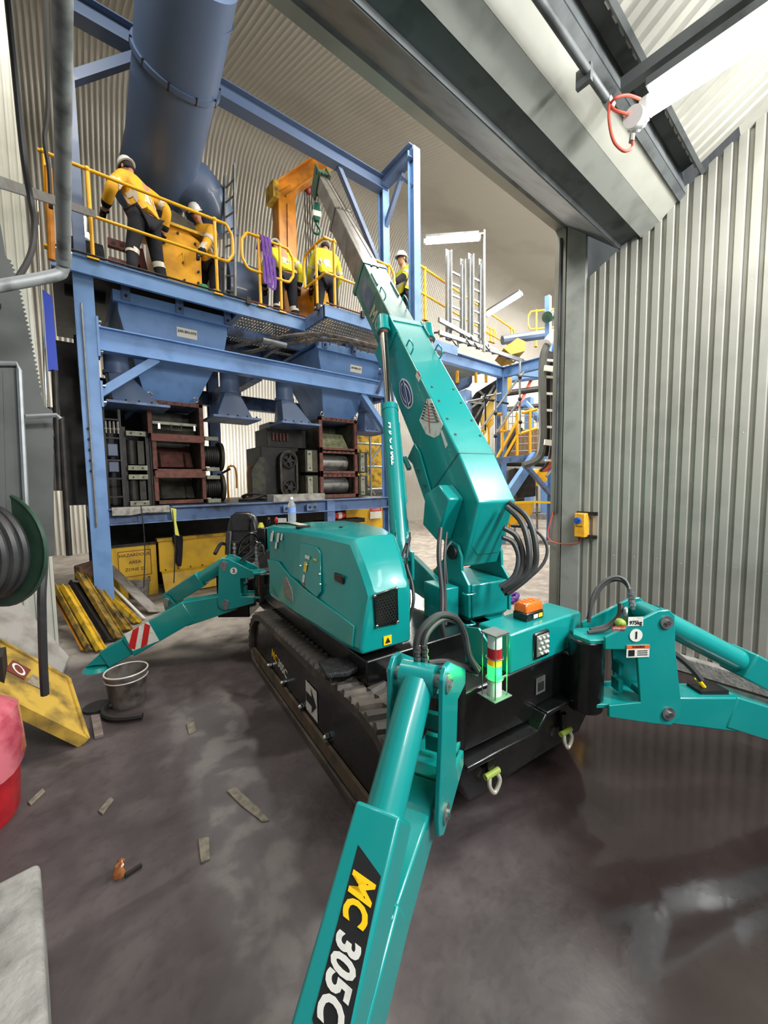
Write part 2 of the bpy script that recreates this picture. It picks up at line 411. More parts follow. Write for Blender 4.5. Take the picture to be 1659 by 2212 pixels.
# ---- tracks
OUT=[(-.95,0),(.90,0),(1.03,.03),(1.10,.12),(1.10,.25),(1.03,.40),(.90,.51),(.74,.56),(.3,.57),(-.4,.585),(-1.06,.60),(-1.22,.575),(-1.34,.49),(-1.385,.36),(-1.34,.22),(-1.22,.09),(-1.10,.025)]
def off(poly,d):
    n=len(poly); out=[]
    for i in range(n):
        p=V(poly[i-1]+(0,)); q=V(poly[i]+(0,)); r=V(poly[(i+1)%n]+(0,))
        t=((q-p).normalized()+(r-q).normalized()).normalized(); nn=V((-t.y,t.x,0)); out.append((q.x+nn.x*d,q.y+nn.y*d))
    return out
lugm=None
def track(b0,b1,sgn,full):
    global lugm
    inn=off(OUT,0.055); n=len(OUT); mb=MB()
    r=[[cl(a,b,z) for a,z in P] for P,b in ((OUT,b0),(OUT,b1),(inn,b1),(inn,b0),(OUT,b0))]
    k=0
    for R in r: mb.v+=R
    for i in range(4):
        for j in range(n): j2=(j+1)%n; mb.f.append((i*n+j,i*n+j2,(i+1)*n+j2,(i+1)*n+j))
    tr=mk('track', mb, RUBBER, crane, angle=30)
    # lugs
    pts=[V((a,0,z)) for a,z in OUT]; pts.append(pts[0]); per=[0]
    for p,q in zip(pts,pts[1:]): per.append(per[-1]+(q-p).length)
    s=0.02; wid=(b1-b0)
    while s<per[-1]:
        i=max(j for j in range(len(per)) if per[j]<=s); i=min(i,len(pts)-2)
        f=(s-per[i])/(per[i+1]-per[i]); p=pts[i].lerp(pts[i+1],f); t=(pts[i+1]-pts[i]).normalized()
        if p.z>0.06:
            for h,o_ in ((0.26,0.0),(0.74,0.5)):
                if full or h==0.26:
                    c=cl(p.x+t.x*0.036*o_*2,b0+wid*h,p.z+t.z*0.036*o_*2)
                    T3=CA_*t.x+Z1*t.z; N3=CB_.cross(T3); 
                    if N3.dot(c-cl(-.1,b0+wid*h,.3))<0: N3=-N3
                    if lugm is None:
                        m0=MB(); m0.add([(-.064,-.030,0),(.064,-.030,0),(.064,.030,0),(-.064,.030,0),(-.058,-.016,.022),(.058,-.016,.022),(.058,.016,.022),(-.058,.016,.022)],[(4,5,6,7),(0,1,5,4),(1,2,6,5),(2,3,7,6),(3,0,4,7)])
                        lo=mk('tread_lug',m0,RUBBER,None,local=True); lugm=lo.data
                    else:
                        lo=bpy.data.objects.new('tread_lug',lugm); COL.objects.link(lo)
                    lo.parent=tr
                    M=Matrix((CB_.normalized(),T3,N3)).transposed().to_4x4(); skew=0.25*(1 if h<.5 else -1)
                    lo.matrix_basis=Matrix.Translation(c-V((CO.x,CO.y,0))) @ M @ Matrix.Rotation(skew,4,'Z')
        s+=0.078
    # side cover and roller frame
    cov=off(OUT,0.06); bb=b0+0.035 if sgn<0 else b1-0.035
    cv=MB().prism([cl(a,bb,max(z,.10)) for a,z in cov], CB_*(0.03*(-sgn)))
    cv.prism([cl(a,bb+(-sgn)*0.03,z) for a,z in off(OUT,0.075)], CB_*(0.14*(-sgn)))
    mk('side_cover',cv,BLACK,tr)
    return tr
trk=track(-.64,-.40,-1,True)
low=MB().prism([cl(a,-.628,z) for a,z in [(-1.18,.075),(1.0,.075),(1.04,.14),(1.0,.165),(-1.15,.165),(-1.24,.13)]],CB_*0.02)
mk('lower_rail',low,mat('dusty_rail',(96,82,64),0.7,0,(60,54,46),8,0.6),trk,label='dusty brown lower rail of the track frame')
for x,y in [(580,1437),(609,1475),(648,1527),(702,1593),(618,1472)]:
    p=onb(x,y,-.632); r=0.015 if x!=618 else 0.008
    mb=MB().cyl(p+CB_*0.024,p,r*1.25,n=6); mb.ball(p,(r,r,r),10,6); mk('bolt',mb,CHROME,trk)
sp_=onb(674,1513,-.606)
sticker('arrow_label',sp_,-CA_,Z1,0.185,0.20,LABW,trk,off=0.004,label='white label with a black arrow')
def pl(o,X,Y,pts): return [o+X*a+Y*b for a,b in pts]
mk('arrow_mark',MB().prism(pl(sp_-CB_*0.006,-CA_,Z1,[(-.085,.028),(.01,.028),(.0,.085),(.085,-.005),(.0,-.085),(.01,-.035),(-.085,-.035)]),-CB_*0.001),INK,trk,angle=0)
ta=onb(588,1409,-.606); tb_=onb(624,1464,-.606); tl=(tb_-ta).length
text('model_lettering','MC',tl*.24,ta.lerp(tb_,.17),tb_-ta,Z1,YINK,trk,shear=.12,bold=.002)
text('model_lettering','305C',tl*.24,ta.lerp(tb_,.66),tb_-ta,Z1,LABW,trk,shear=.12,bold=.002)
track(0.62,0.86,1,False)
# ---- chassis
mb=MB(); 
def cbox(mb,a0,a1,b0,b1,z0,z1): return mb.hexa([cl(a0,b0,z0),cl(a0,b1,z0),cl(a1,b1,z0),cl(a1,b0,z0),cl(a0,b0,z1),cl(a0,b1,z1),cl(a1,b1,z1),cl(a1,b0,z1)])
cbox(mb,-1.35,1.7,-.38,.6,.34,.66); cbox(mb,-.95,1.2,-.52,.5,.62,.76)
mk('chassis',mb,BLACK,crane,bevel=0.01)
# rubber foot step lying over the track near end
c=[onz(687,1437,.66),onz(757,1425,.66),onz(795,1440,.66),onz(752,1463,.66),onz(705,1468,.66)]
mk('foot_step',MB().prism(c,(0,0,.03)),mat('step_rubber',(26,27,29),0.5,0,(52,52,54),30,.4,bump=.6),crane,bevel=0.008,label='black rubber foot step above the track')
# ---- engine hood
HT=[(.45,-.62,-.585,1.365,.10),(.05,-.61,-.53,1.38,.06),(-.35,-.595,-.47,1.38,0),(-.64,-.585,-.43,1.37,-.10),(-.80,-.572,-.455,1.25,-.16),(-.895,-.555,-.47,1.16,-.20),(-.93,-.545,-.475,1.11,-.215)]
rows=[]
for a,bo_,bt,zt,bi in HT:
    zb=.79
    rows.append([cl(a,bo_+.012,zb),cl(a,bo_,zb+.04),cl(a,bt-.012,zt-.035),cl(a,bt+.022,zt),cl(a,(bt+bi)/2,zt+.010),cl(a,bi-.02,zt),cl(a,bi,zt-.04),cl(a,bi,zb)])
hood=mk('hood',MB().loft(rows),TEAL,crane,bevel=0.016,seg=3,angle=22)
def hoodb(a,z):
    for p,q in zip(HT,HT[1:]):
        if q[0]<=a or q is HT[-1]:
            f=min(1.3,max(-.3,(p[0]-a)/(p[0]-q[0]))); bo_=p[1]+(q[1]-p[1])*f; bt=p[2]+(q[2]-p[2])*f-.012; zt=p[3]+(q[3]-p[3])*f-.035
            return bo_+(bt-bo_)*min(1.05,max(0,(z-.83)/(zt-.83)))
def onhood(x,y,o=0.0):   # point on the leaning side of the hood
    b=-.58
    for _ in range(8):
        p=onb(x,y,b)-CO; b=hoodb(p.dot(CA_),p.z)
    return onb(x,y,b-o)
HN=(CB_*-1+Z1*.18).normalized()
sw=[(579,1208),(603,1213),(629,1245),(668,1278),(707,1307),(740,1330),(768,1353),(764,1398),(740,1386),(690,1352),(640,1322),(606,1296),(590,1262)]
mk('side_panel',MB().prism([onhood(x,y,.001) for x,y in sw],HN*0.010),TEAL,hood,bevel=0.006)
mk('access_door',MB().prism([onhood(x,y,.001) for x,y in [(651,1172),(686,1182),(694,1194),(695,1278),(686,1291),(655,1264),(648,1250)]],HN*0.009),TEAL,hood,bevel=0.005)
mk('vent_patch',MB().prism([onhood(x,y,.006) for x,y in [(613,1249),(620,1247),(632,1272),(636,1302),(616,1286)]],HN*0.010),mat('vent_grey',(126,124,114),.7,0,(100,98,90),60,.5),hood,bevel=0.004,label='grey foam vent patch')
hpc=onhood(733,1249,.002)
mk('hood_handle',MB().obox(hpc,CA_*.062,HN*.008,Z1*.026),BLACK,hood,bevel=0.008,label='black recessed hood handle')
mk('handle_recess',MB().obox(hpc+HN*.008,CA_*.043,HN*.002,Z1*.012),mat('recess',(70,52,48),.6),hood)
for x,y in [(663,1220),(650,1222),(692,1240),(693,1262)]:
    p=onhood(x,y,.008); mk('screw',MB().cyl(p,p+HN*.010,.006,n=8),CHROME,hood)
for x,y,wd,ht,m in [(667,1204,.075,.022,LABW),(684,1209,.05,.012,YINK),(663,1225,.045,.065,mat('sticker_yellow',(236,196,70),.4)),(659,1250,.03,.05,LABW),(659,1262,.03,.022,REDD),
    (588,1158,.055,.085,LABW),(601,1161,.05,.07,LABW),(609,1160,.035,.05,LABW),(597,1178,.04,.05,LABW)]:
    sticker('sticker',onhood(x,y,.001),-CA_,Z1+CB_*.18,wd,ht,m,hood,off=.012 if 648<x<694 else .003)
# grill in the hood's end
gq=[ona(x,y,-.932) for x,y in [(805,1284),(857,1266),(859,1345),(810,1355)]]
gX=((gq[1]-gq[0])+(gq[2]-gq[3])).normalized(); gY=((gq[0]-gq[3])+(gq[1]-gq[2])).normalized(); gc=sum(gq,V())/4
mk('grill_plate',MB().prism(gq,-CA_*0.012),BLACK,hood,bevel=0.004,label='black vent panel with hexagonal mesh')
mb=MB(); hr=.0105
gw=(gq[1]-gq[0]).length*.40; gh=(gq[0]-gq[3]).length*.42
i=0; yy=-gh
while yy<gh:
    xx=-gw+(hr*.87 if i%2 else 0)
    while xx<gw:
        c=gc-CA_*0.014+gX*xx+gY*yy
        o1=[c+gX*hr*math.sin(j*math.pi/3)+gY*hr*math.cos(j*math.pi/3) for j in range(6)]; o2=[c+(p-c)*.78 for p in o1]
        mb.add(o1+o2,[(j,(j+1)%6,6+(j+1)%6,6+j) for j in range(6)])
        xx+=hr*1.76
    yy+=hr*1.52; i+=1
g=mk('mesh',mb,mat('grill_mesh',(58,56,54),.4,.5),hood,angle=0); g['kind']='stuff'
for q in gq:
    p=q+(gc-q)*.09-CA_*.012; mk('screw',MB().ball(p,.009,8,5),CHROME,hood)
wq=ona(836,1382,-.93); sticker('warning_label',wq,CB_,Z1,.052,.05,YINK,hood,off=.006)
mk('warning_mark',MB().prism(pl(wq-CA_*.009,CB_,Z1,[(-.017,-.014),(.017,-.014),(0,.017)]),-CA_*.001),INK,hood,angle=0)
# things on top of the hood
mk('fuel_cap',MB().disc(onz(655,1138,1.385),Z1,.055,.012,20),mat('hole_black',(14,14,14),.6),hood,label='black oval opening in the hood top')
mk('fuel_cap',MB().disc(onz(737,1139,1.39),Z1,.014,.012,12),mat('hole_black',(14,14,14),.6),hood)
lt=onz(812,1178,1.31); mk('latch',MB().obox(lt,CA_*.02,CB_*.014,Z1*.01),BLACK,hood,bevel=.003)
mk('worn_patch',MB().obox(onz(640,1131,1.386),CA_*.16,CB_*.03,Z1*.003),mat('worn_cream',(196,186,160),.7,0,(120,150,140),14,.5),hood,label='worn cream strip on the hood top')
# ---- rear beam, light cover, lamps
mb=MB()
Y0=-1.50
mb.prism([cl(Y0,b,z) for b,z in [(-.36,.52),(.10,.50),(.16,.56),(.36,.56),(.40,.515),(.72,.50),(.72,.79),(-.36,.79)]],CA_*.22)
beam=mk('rear_beam',mb,BLACK,crane,bevel=.012)
lip=[(-.40,.50),(.08,.485),(.145,.55),(.37,.55),(.405,.50),(.76,.485)]
mb=MB()
for p,q in zip(lip,lip[1:]): mb.beam(cl(Y0-.02,p[0],p[1]),cl(Y0-.02,q[0],q[1]),.09,.022)
mk('flange',mb,BLACK,beam,bevel=.006)
mb=MB().prism([cl(Y0+.02,b,z) for b,z in [(-.30,.25),(.58,.25),(.70,.36),(.72,.50),(-.38,.50),(-.36,.36)]],CA_*.2); mk('apron',mb,BLACK,beam,bevel=.012)
pp=ona(1167,1479,Y0-.002); sticker('rating_plate',pp,CB_,Z1,.075,.085,STEEL,beam,off=.002,label='small metal rating plate')
sticker('rating_print',pp+V((0,0,-.005)),CB_,Z1,.045,.045,INK,beam,off=.005)
for x,y in [(1058,1690),(1217,1604)]:
    tp=ona(x,y-45,Y0+.0)
    sh=mk('shackle_lug',MB().obox(tp+V((0,0,.0)),CB_*.022,CA_*.012,Z1*.05),BLACK,beam,bevel=.006)
    cpt=tp+V((0,0,-.045))
    mk('shackle',MB().tube(smooth([cpt-CB_*.02-CA_*.018,cpt-CB_*.034-CA_*.03+Z1*-.04,cpt-CA_*.03+Z1*-.085,cpt+CB_*.034-CA_*.03+Z1*-.04,cpt+CB_*.02-CA_*.018],5),.010,8),mat('shackle_zinc',(196,192,172),.4,.4),beam,label='zinc plated bow shackle')
    mk('shackle_pin',MB().cyl(cpt-CB_*.05-CA_*.018,cpt+CB_*.04-CA_*.018,.014,n=10),mat('pin_green',(150,168,70),.5),beam,label='yellow-green painted shackle pin')
mb=MB().prism([cl(Y0,b,z) for b,z in [(-.06,.785),(.54,.785),(.54,.965),(.525,.98),(-.06,.98)]],CA_*.20)
lc=mk('light_cover',mb,TEAL,crane,bevel=.012)
mk('cover_end',MB().prism([cl(a,-.10,z) for a,z in [(-1.42,.75),(-1.25,.75),(-1.25,.95),(-1.34,.97),(-1.42,.90)]],CB_*.012),TEAL,lc)
lq=ona(1168,1391,Y0-.002)
mk('lamp_bezel',MB().obox(lq,CB_*.062,CA_*.012,Z1*.068),BLACK,lc,bevel=.014,label='black lamp recess')
mk('lamp_lens',MB().obox(lq-CA_*.008,CB_*.050,CA_*.008,Z1*.056),mat('lens_silver',(150,150,146),.25,.5),lc,bevel=.012,label='clear lamp lens with silver reflectors')
for i in range(4):
    for j in range(3):
        mk('lamp_bead',MB().ball(lq-CA_*.018+CB_*(-.032+j*.032+(.016 if i%2 else 0)*(j<2))+Z1*(.039-i*.026),.008,8,6),mat('bead',(250,250,240),.1,.3),lc)
bp_=cl(-1.40,.21,.98)
be=mk('beacon_base',MB().obox(bp_+Z1*.02,CB_*.072,CA_*.042,Z1*.022),BLACK,crane,bevel=.006)
mb=MB().loft([[bp_+CB_*x*s+CA_*y*s2+Z1*z for x,y in ((-.07,-.04),(.07,-.04),(.07,.04),(-.07,.04))] for s,s2,z in ((1,1,.042),(.97,.96,.075),(.86,.7,.092))])
mk('beacon_lens',mb,mat('amber_lens',(236,104,30),.12,0,(214,84,20),40,.4,coat=.5),be,bevel=.006,label='orange beacon lens')
for k in range(3):
    bz=bp_+Z1*.0925+CB_*(-.03+.03*k); mk('lens_rib',MB().obox(bz,CB_*.004,CA_*.024,Z1*.002),mat('amber_rib',(255,150,80),.2),be)
sticker('beacon_label',bp_+Z1*.02-CA_*.042+CB_*.0,CB_,Z1,.035,.02,LABW,be); sticker('beacon_label',bp_+Z1*.02-CA_*.042+CB_*.04,CB_,Z1,.03,.02,YINK,be)
# signal tower
sb=ona(1068,1500,-1.575); st_h=sb.z; 
tb=mk('signal_tower',MB().obox(sb,CB_*.055,CA_*.05,Z1*.003),DKGRY,crane,bevel=.002,label='stacked signal light in a wire cage')
H=.275; 
seg=[(0,.075,WHITE,'tower_segment','white tower segment'),(.075,.135,emis('green_glow',(30,255,70),3.2),'tower_segment','lit green tower segment'),(.135,.165,emis('amber_seg',(236,150,20),.25),'tower_segment','amber tower segment'),(.165,.21,mat('red_seg',(176,26,44),.25),'tower_segment','dark red tower segment'),(.21,.27,WHITE,'tower_segment','white top segment of the tower')]
for a,b,m,n_,l_ in seg: mk(n_,MB().cyl(sb+Z1*a,sb+Z1*(b-.001),.030,n=20),m,tb,label=l_)
for x in (-1,1):
    for y in (-1,1):
        mk('cage_rod',MB().cyl(sb+CB_*.036*x+CA_*.036*y,sb+CB_*.036*x+CA_*.036*y+Z1*H,.003,n=6),STEEL,tb)
for z in (.075,.165): mk('cage_ring',MB().ring(sb+Z1*z,Z1,.036,.0025,20,5),STEEL,tb)
mk('tower_cap',MB().obox(sb+Z1*H,CB_*.042,CA_*.042,Z1*.003),STEEL,tb)
gl=bpy.data.lights.new('tower_green','POINT'); gl.energy=1.2; gl.color=(.05,1,.15); gl.shadow_soft_size=.03; go=bpy.data.objects.new('tower_green',gl); COL.objects.link(go); go.location=sb+Z1*.105-CA_*.05
# ---- slewing post
PV=bo(-.15,0,-.44); SD=V((BU.x,BU.y,0)).normalized(); SS=BS          # boom foot pin and slew axes
def po(f,s,z): return PV+SD*f+SS*s+Z1*(z-PV.z)
mb=MB(); mb.cyl(po(.02,0,.62),po(.02,0,.76),.22,n=28); 
mb.prism([po(-.17,-.155,z)+SD*f for f,z in [(0,.80),(0,1.02),(.45,1.02),(.45,.78),(.12,.70)]],SS*.31)
post=mk('slewing_post',mb,TEAL,crane,bevel=.01)
mb=MB().prism([po(f,-.15,z) for f,z in [(-.165,.80),(-.165,.96),(-.06,.71)]],SS*.30); mk('post_nose',mb,TEAL,post,bevel=.008)
for s in (-.185,.165):
    pts=[po(f,s,z) for f,z in [(-.17,.80),(-.165,1.02),(-.09,1.10),(-.085,1.20),(-.05,1.27),(.02,1.29),(.08,1.25),(.11,1.16),(.30,1.0),(.30,.80)]]
    mk('post_plate',MB().prism(pts,SS*.022),TEAL,post,bevel=.004)
mk('pivot_pin',MB().cyl(po(0,-.205,PV.z),po(0,.205,PV.z),.05,n=18),DARK,post)
mb=MB().prism([po(f,-.21,z) for f,z in [(-.10,.78),(-.10,1.0),(.14,1.0),(.14,.74)]],SS*-.13); mk('valve_box',mb,TEAL,post,bevel=.008)
mb=MB().prism([po(f,-.20,z) for f,z in [(.10,.80),(.12,1.0),(.48,1.12),(.52,.84)]],SS*-.05); mk('bracket_plate',mb,TEAL,post,bevel=.006)
for i,z in enumerate((.70,.78,.98)):
    c=po(-.18,-.20,z); mk('hose_guide',MB().tube(smooth([c-SS*.04,c-SS*.045-SD*.04,c+SS*.02-SD*.05,c+SS*.03],5),.006,6),TEAL,post)
# ---- boom
K=D0/2.85
def bprism(side,s0,s1): return MB().prism([bo(u*K,s0*K,n*K) for u,n in side],BS*((s1-s0)*K))
bb=mk('boom_base',bprism([(-.02,-.045),(.42,0),(2.27,0),(2.27,-.42),(.75,-.47),(.15,-.60),(-.20,-.62),(-.30,-.52)],-.18,.18),TEAL,crane,bevel=.014,seg=3)
def bbox(mb,u0,u1,s0,s1,n0,n1): return mb.hexa([bo(u*K,s*K,n*K) for u,s,n in [(u0,s0,n0),(u1,s0,n0),(u1,s1,n0),(u0,s1,n0),(u0,s0,n1),(u1,s0,n1),(u1,s1,n1),(u0,s1,n1)]])
# weld seams, head collar
mb=MB(); bbox(mb,.415,.425,-.182,.182,.0,.003); bbox(mb,.415,.425,-.184,-.18,-.50,0); mk('weld_seam',mb,TEALW,bb)
mb=MB(); bbox(mb,2.03,2.28,-.195,-.18,-.44,.015); bbox(mb,2.03,2.28,.18,.195,-.44,.015); bbox(mb,2.20,2.275,-.19,.19,0,.008); mk('head_plate',mb,TEAL,bb,bevel=.004)
mb=MB().prism([bo(.04*K,-.181*K,-.03*K),bo(-.14*K,-.181*K,-.52*K),bo(.05*K,-.181*K,-.5*K)],-BS*.004)
ec=MB().prism([bo(-.02*K,.12*K,-.06*K)+V((0,0,0)),bo(-.02*K,-.08*K,-.06*K),bo(-.07*K,-.14*K,-.14*K),bo(-.2*K,-.14*K,-.36*K),bo(-.245*K,-.06*K,-.43*K),bo(-.245*K,.15*K,-.43*K)],(-BU*.59-BN*.0+Z1*-.0)*.012)
mk('end_cover',ec,TEAL,bb,bevel=.003)
mb=MB()
for u,s in [(.62,-.12),(.62,.13),(.80,-.12),(.80,.13),(1.02,-.11),(1.02,.12),(1.20,-.11),(1.20,.12)]:
    p=bo(u*K,s*K,.002); mk('plug_hole',MB().disc(p,BN,.010,.005,10),mat('hole_rust',(60,48,40),.7),bb)
for s in (-.155,.165):
    for u in (1.66,):
        a=bo((u)*K,s*K,.0); b=bo((u+.13)*K,s*K,0)
        mk('grab_loop',MB().tube(smooth([a,a+BN*.06+BU*.01,b+BN*.06-BU*.01,b],5),.007,6),TEAL,bb)
# left side box and strip plate
mb=MB().prism([bo(u*K,-.18*K,n*K) for u,n in [(-.06,-.50),(.16,-.60),(.34,-.40),(.27,-.20),(.10,-.16)]],-BS*.125)
mk('roller_box',mb,TEAL,bb,bevel=.012)
mb=MB().prism([bo(u*K,-.19*K,n*K) for u,n in [(.10,-.63),(.16,-.52),(.80,-.40),(.92,-.42),(.90,-.60),(.80,-.56)]],-BS*.014); sb2=mk('side_strip',mb,TEAL,bb,bevel=.003)
mb=MB(); bbox(mb,.80,.95,-.22,-.18,-.66,-.62); mk('strip_hook',mb,TEAL,bb,bevel=.005)
for u in (.32,.5,.68):
    p=bo(u*K,-.21*K,-.50*K); mk('bolt',MB().disc(p,BS,.012,.022,6),TEALW,bb)
# decals on the left face
L0=-.181
def ld(u,n): return bo(u*K,L0*K,n*K)
lg=ld(1.42,-.26)
def ell(c,X,Y,rx,ry,n=28): return [c+X*rx*math.cos(2*math.pi*i/n)+Y*ry*math.sin(2*math.pi*i/n) for i in range(n)]
mk('emblem',MB().prism(ell(lg,BU,BN,.155,.085),-BS*.002),LABW,bb,angle=0,label='oval white and navy emblem on the boom side')
mk('emblem_field',MB().prism(ell(lg-BS*.002,BU,BN,.143,.075),-BS*.001),mat('navy_decal',(30,60,110),.4),bb,angle=0)
mk('emblem_ring',MB().prism(ell(lg-BS*.003,BU,BN,.118,.056),-BS*.001),LABW,bb,angle=0)
mk('emblem_core',MB().prism(ell(lg-BS*.004,BU,BN,.106,.047),-BS*.001),mat('navy_decal',(30,60,110),.4),bb,angle=0)
mk('emblem_band',MB().prism(pl(lg-BS*.005,BU,BN,[(-.15,-.035),(.12,.055),(.15,.035),(-.12,-.06)]),-BS*.001),LABW,bb,angle=0)
mk('emblem_band',MB().prism(pl(lg-BS*.006,BU,BN,[(-.13,-.034),(.115,.045),(.13,.03),(-.11,-.048)]),-BS*.001),mat('navy_decal',(30,60,110),.4),bb,angle=0)
def onleft(x,y):
    s=L0*K; d=_ray(x,y); return CAM+d*((s-(CAM-BP).dot(BS))/d.dot(BS))
ai=[onleft(x,y) for x,y in [(923,862),(931,861),(957,917),(949,940),(938,946),(921,938),(906,908)]]
ag=mk('angle_gauge',MB().prism(ai,-BS*.002),LABW,bb,angle=0,label='white boom angle gauge with black arcs and a red needle')
for k in range(6):
    f=.25+.13*k; p=ai[0].lerp(ai[6],f); q=ai[1].lerp(ai[2],f); c=(p+q)/2-(BU*.02); 
    mk('gauge_arc',MB().tube(smooth([p*.92+q*.08-BS*.004,c-BS*.004,q*.92+p*.08-BS*.004],4),.0016,4),INK,bb,angle=0)
    for g_ in (.15,.82):
        e=p.lerp(q,g_)-BS*.004+BU*.012*(1-abs(g_-.5)); mk('gauge_figure',MB().obox(e,(q-p).normalized()*.018,BU*.006,BS*.0006),INK,bb,angle=0)
mk('gauge_needle',MB().beam(onleft(925,864)-BS*.008,onleft(930,936)-BS*.008,.005,.003,BS),REDD,bb,angle=0)
s1=[onleft(x,y) for x,y in [(951,930),(955,929),(967,962),(963,969)]]; mk('label_strip',MB().prism(s1,-BS*.002),LABW,bb,angle=0)
s1=[onleft(x,y) for x,y in [(902,800),(909,812),(905,826),(898,812)]]; mk('label_strip',MB().prism(s1,-BS*.002),LABW,bb,angle=0)
s1=[onleft(x,y) for x,y in [(903,801),(909,811),(908,815),(902,804)]]; mk('label_bar',MB().prism(s1,-BS*.003),REDD,bb,angle=0)
# telescopic sections
def section(u0,u1,wd,dp,nt,m):
    return mk('boom_section',bprism([(u0,-nt),(u1,-nt),(u1,-nt-dp),(u0,-nt-dp)],-wd/2,wd/2),m,crane,bevel=.008)
s2=section(1.9,3.48,.285,.36,.025,TEALW); s3=section(3.3,5.12,.215,.285,.06,BOOMG); s4=section(5.0,6.40,.15,.22,.09,BOOMG)
s2['label']='dirty green second boom section'; s3['label']='bare grey third boom section'; s4['label']='bare grey narrow top boom section'
mb=MB(); bbox(mb,3.42,3.50,-.15,.15,-.41,-.018); mk('collar',mb,TEALW,s2)
for s in (-.05,.03): mk('hole',MB().disc(bo(3.40*K,s*K,-.018*K),BN,.014,.006,10),INK,s2)
mb=MB(); bbox(mb,5.05,5.13,-.115,.115,-.36,-.055); mk('collar',mb,BOOMG,s3)
for s in (-.05,.0,.05): mk('hole',MB().disc(bo(5.09*K,s*K,-.052*K),BN,.010,.006,8),INK,s3)
for u,s in ((2.62,-.13),(2.55,.12)):
    a=bo(u*K,s*K,-.02*K); b=bo((u+.16)*K,s*K,-.02*K); mk('grab_loop',MB().tube(smooth([a,a+BN*.05,b+BN*.05,b],5),.006,6),TEAL,s2)
mb=MB(); bbox(mb,2.95,3.2,-.115,-.1,-.025,-.01); bbox(mb,2.8,3.1,.1,.115,-.025,-.01); mk('wear_strip',mb,TEALW,s2)
ty=mat('faded_lettering',(172,168,140),.6,0,(120,140,124),20,.5)
text('boom_lettering','MC305C',.19,bo(2.42*K,-.1435*K,-.24*K),-BU,BN,ty,s2,off=.003,shear=.2,bold=.004)
mk('faded_plate',MB().prism([bo(u*K,-.1435*K,n*K) for u,n in [(2.85,-.10),(3.32,-.10),(3.32,-.30),(2.85,-.30)]],-BS*.002),mat('faded_blue',(74,92,112),.5,0,(110,120,126),9,.5),s2,angle=0)
# boom head with sheave, hook and falls
mb=MB(); bbox(mb,6.3,6.62,-.10,-.07,-.42,-.03); bbox(mb,6.3,6.62,.07,.10,-.42,-.03); bbox(mb,6.35,6.5,-.1,.1,-.12,-.05)
bh=mk('boom_head',mb,mat('head_green',(34,78,58),.5,0,(84,80,66),20,.5),crane,bevel=.006,label='grimy green boom head')
hs=bo(6.48*K,0,-.30*K); mk('sheave',MB().cyl(hs-BS*.03,hs+BS*.03,.085,n=20),DARK,bh)
hd=V((dep(685,460,hs.dot(FWD)-CAM.dot(FWD)).x,dep(685,460,(hs-CAM).dot(FWD)).y,0))
D_=(hs-CAM).dot(FWD)
hookc=dep(684,465,D_); rt=dep(684,400,D_)
hk=mk('hook_block',MB().loft([[hookc+BS*x*w_+SD*y*.032+Z1*z for x,y in ((-1,-1),(1,-1),(1,1),(-1,1))] for w_,z in ((.028,.16),(.052,.12),(.06,.05),(.055,-.02),(.03,-.09))]),mat('hook_green',(22,84,66),.4),crane,bevel=.008,label='green hook block with a white band')
mk('hook_band',MB().loft([[hookc+BS*x*w_+SD*y*.034+Z1*z for x,y in ((-1,-1),(1,-1),(1,1),(-1,1))] for w_,z in ((.0615,.045),(.0605,.0),(.056,-.03))]),LABW,hk,label='white band on the hook block')
mk('hook',MB().tube(smooth([hookc+Z1*-.08,hookc+Z1*-.13,hookc+BS*.045+Z1*-.19,hookc+BS*.02+Z1*-.25,hookc-BS*.035+Z1*-.25,hookc-BS*.055+Z1*-.20],5),[.017]*22+[.013]*3+[.006],8),mat('hook_green',(22,84,66),.4),hk,label='green forged lifting hook')
for s in (-.04,-.013,.013,.04): mk('rope',MB().cyl(hookc+BS*s+Z1*.13,V(((hookc+BS*s).x,(hookc+BS*s).y,hs.z)),.004,n=5),DARK,bh)
for s in (-.03,.02): mk('winch_rope',MB().cyl(bo(6.4*K,s,-.05*K),bo(3.5*K,s,.02),.004,n=5),DARK,bh)
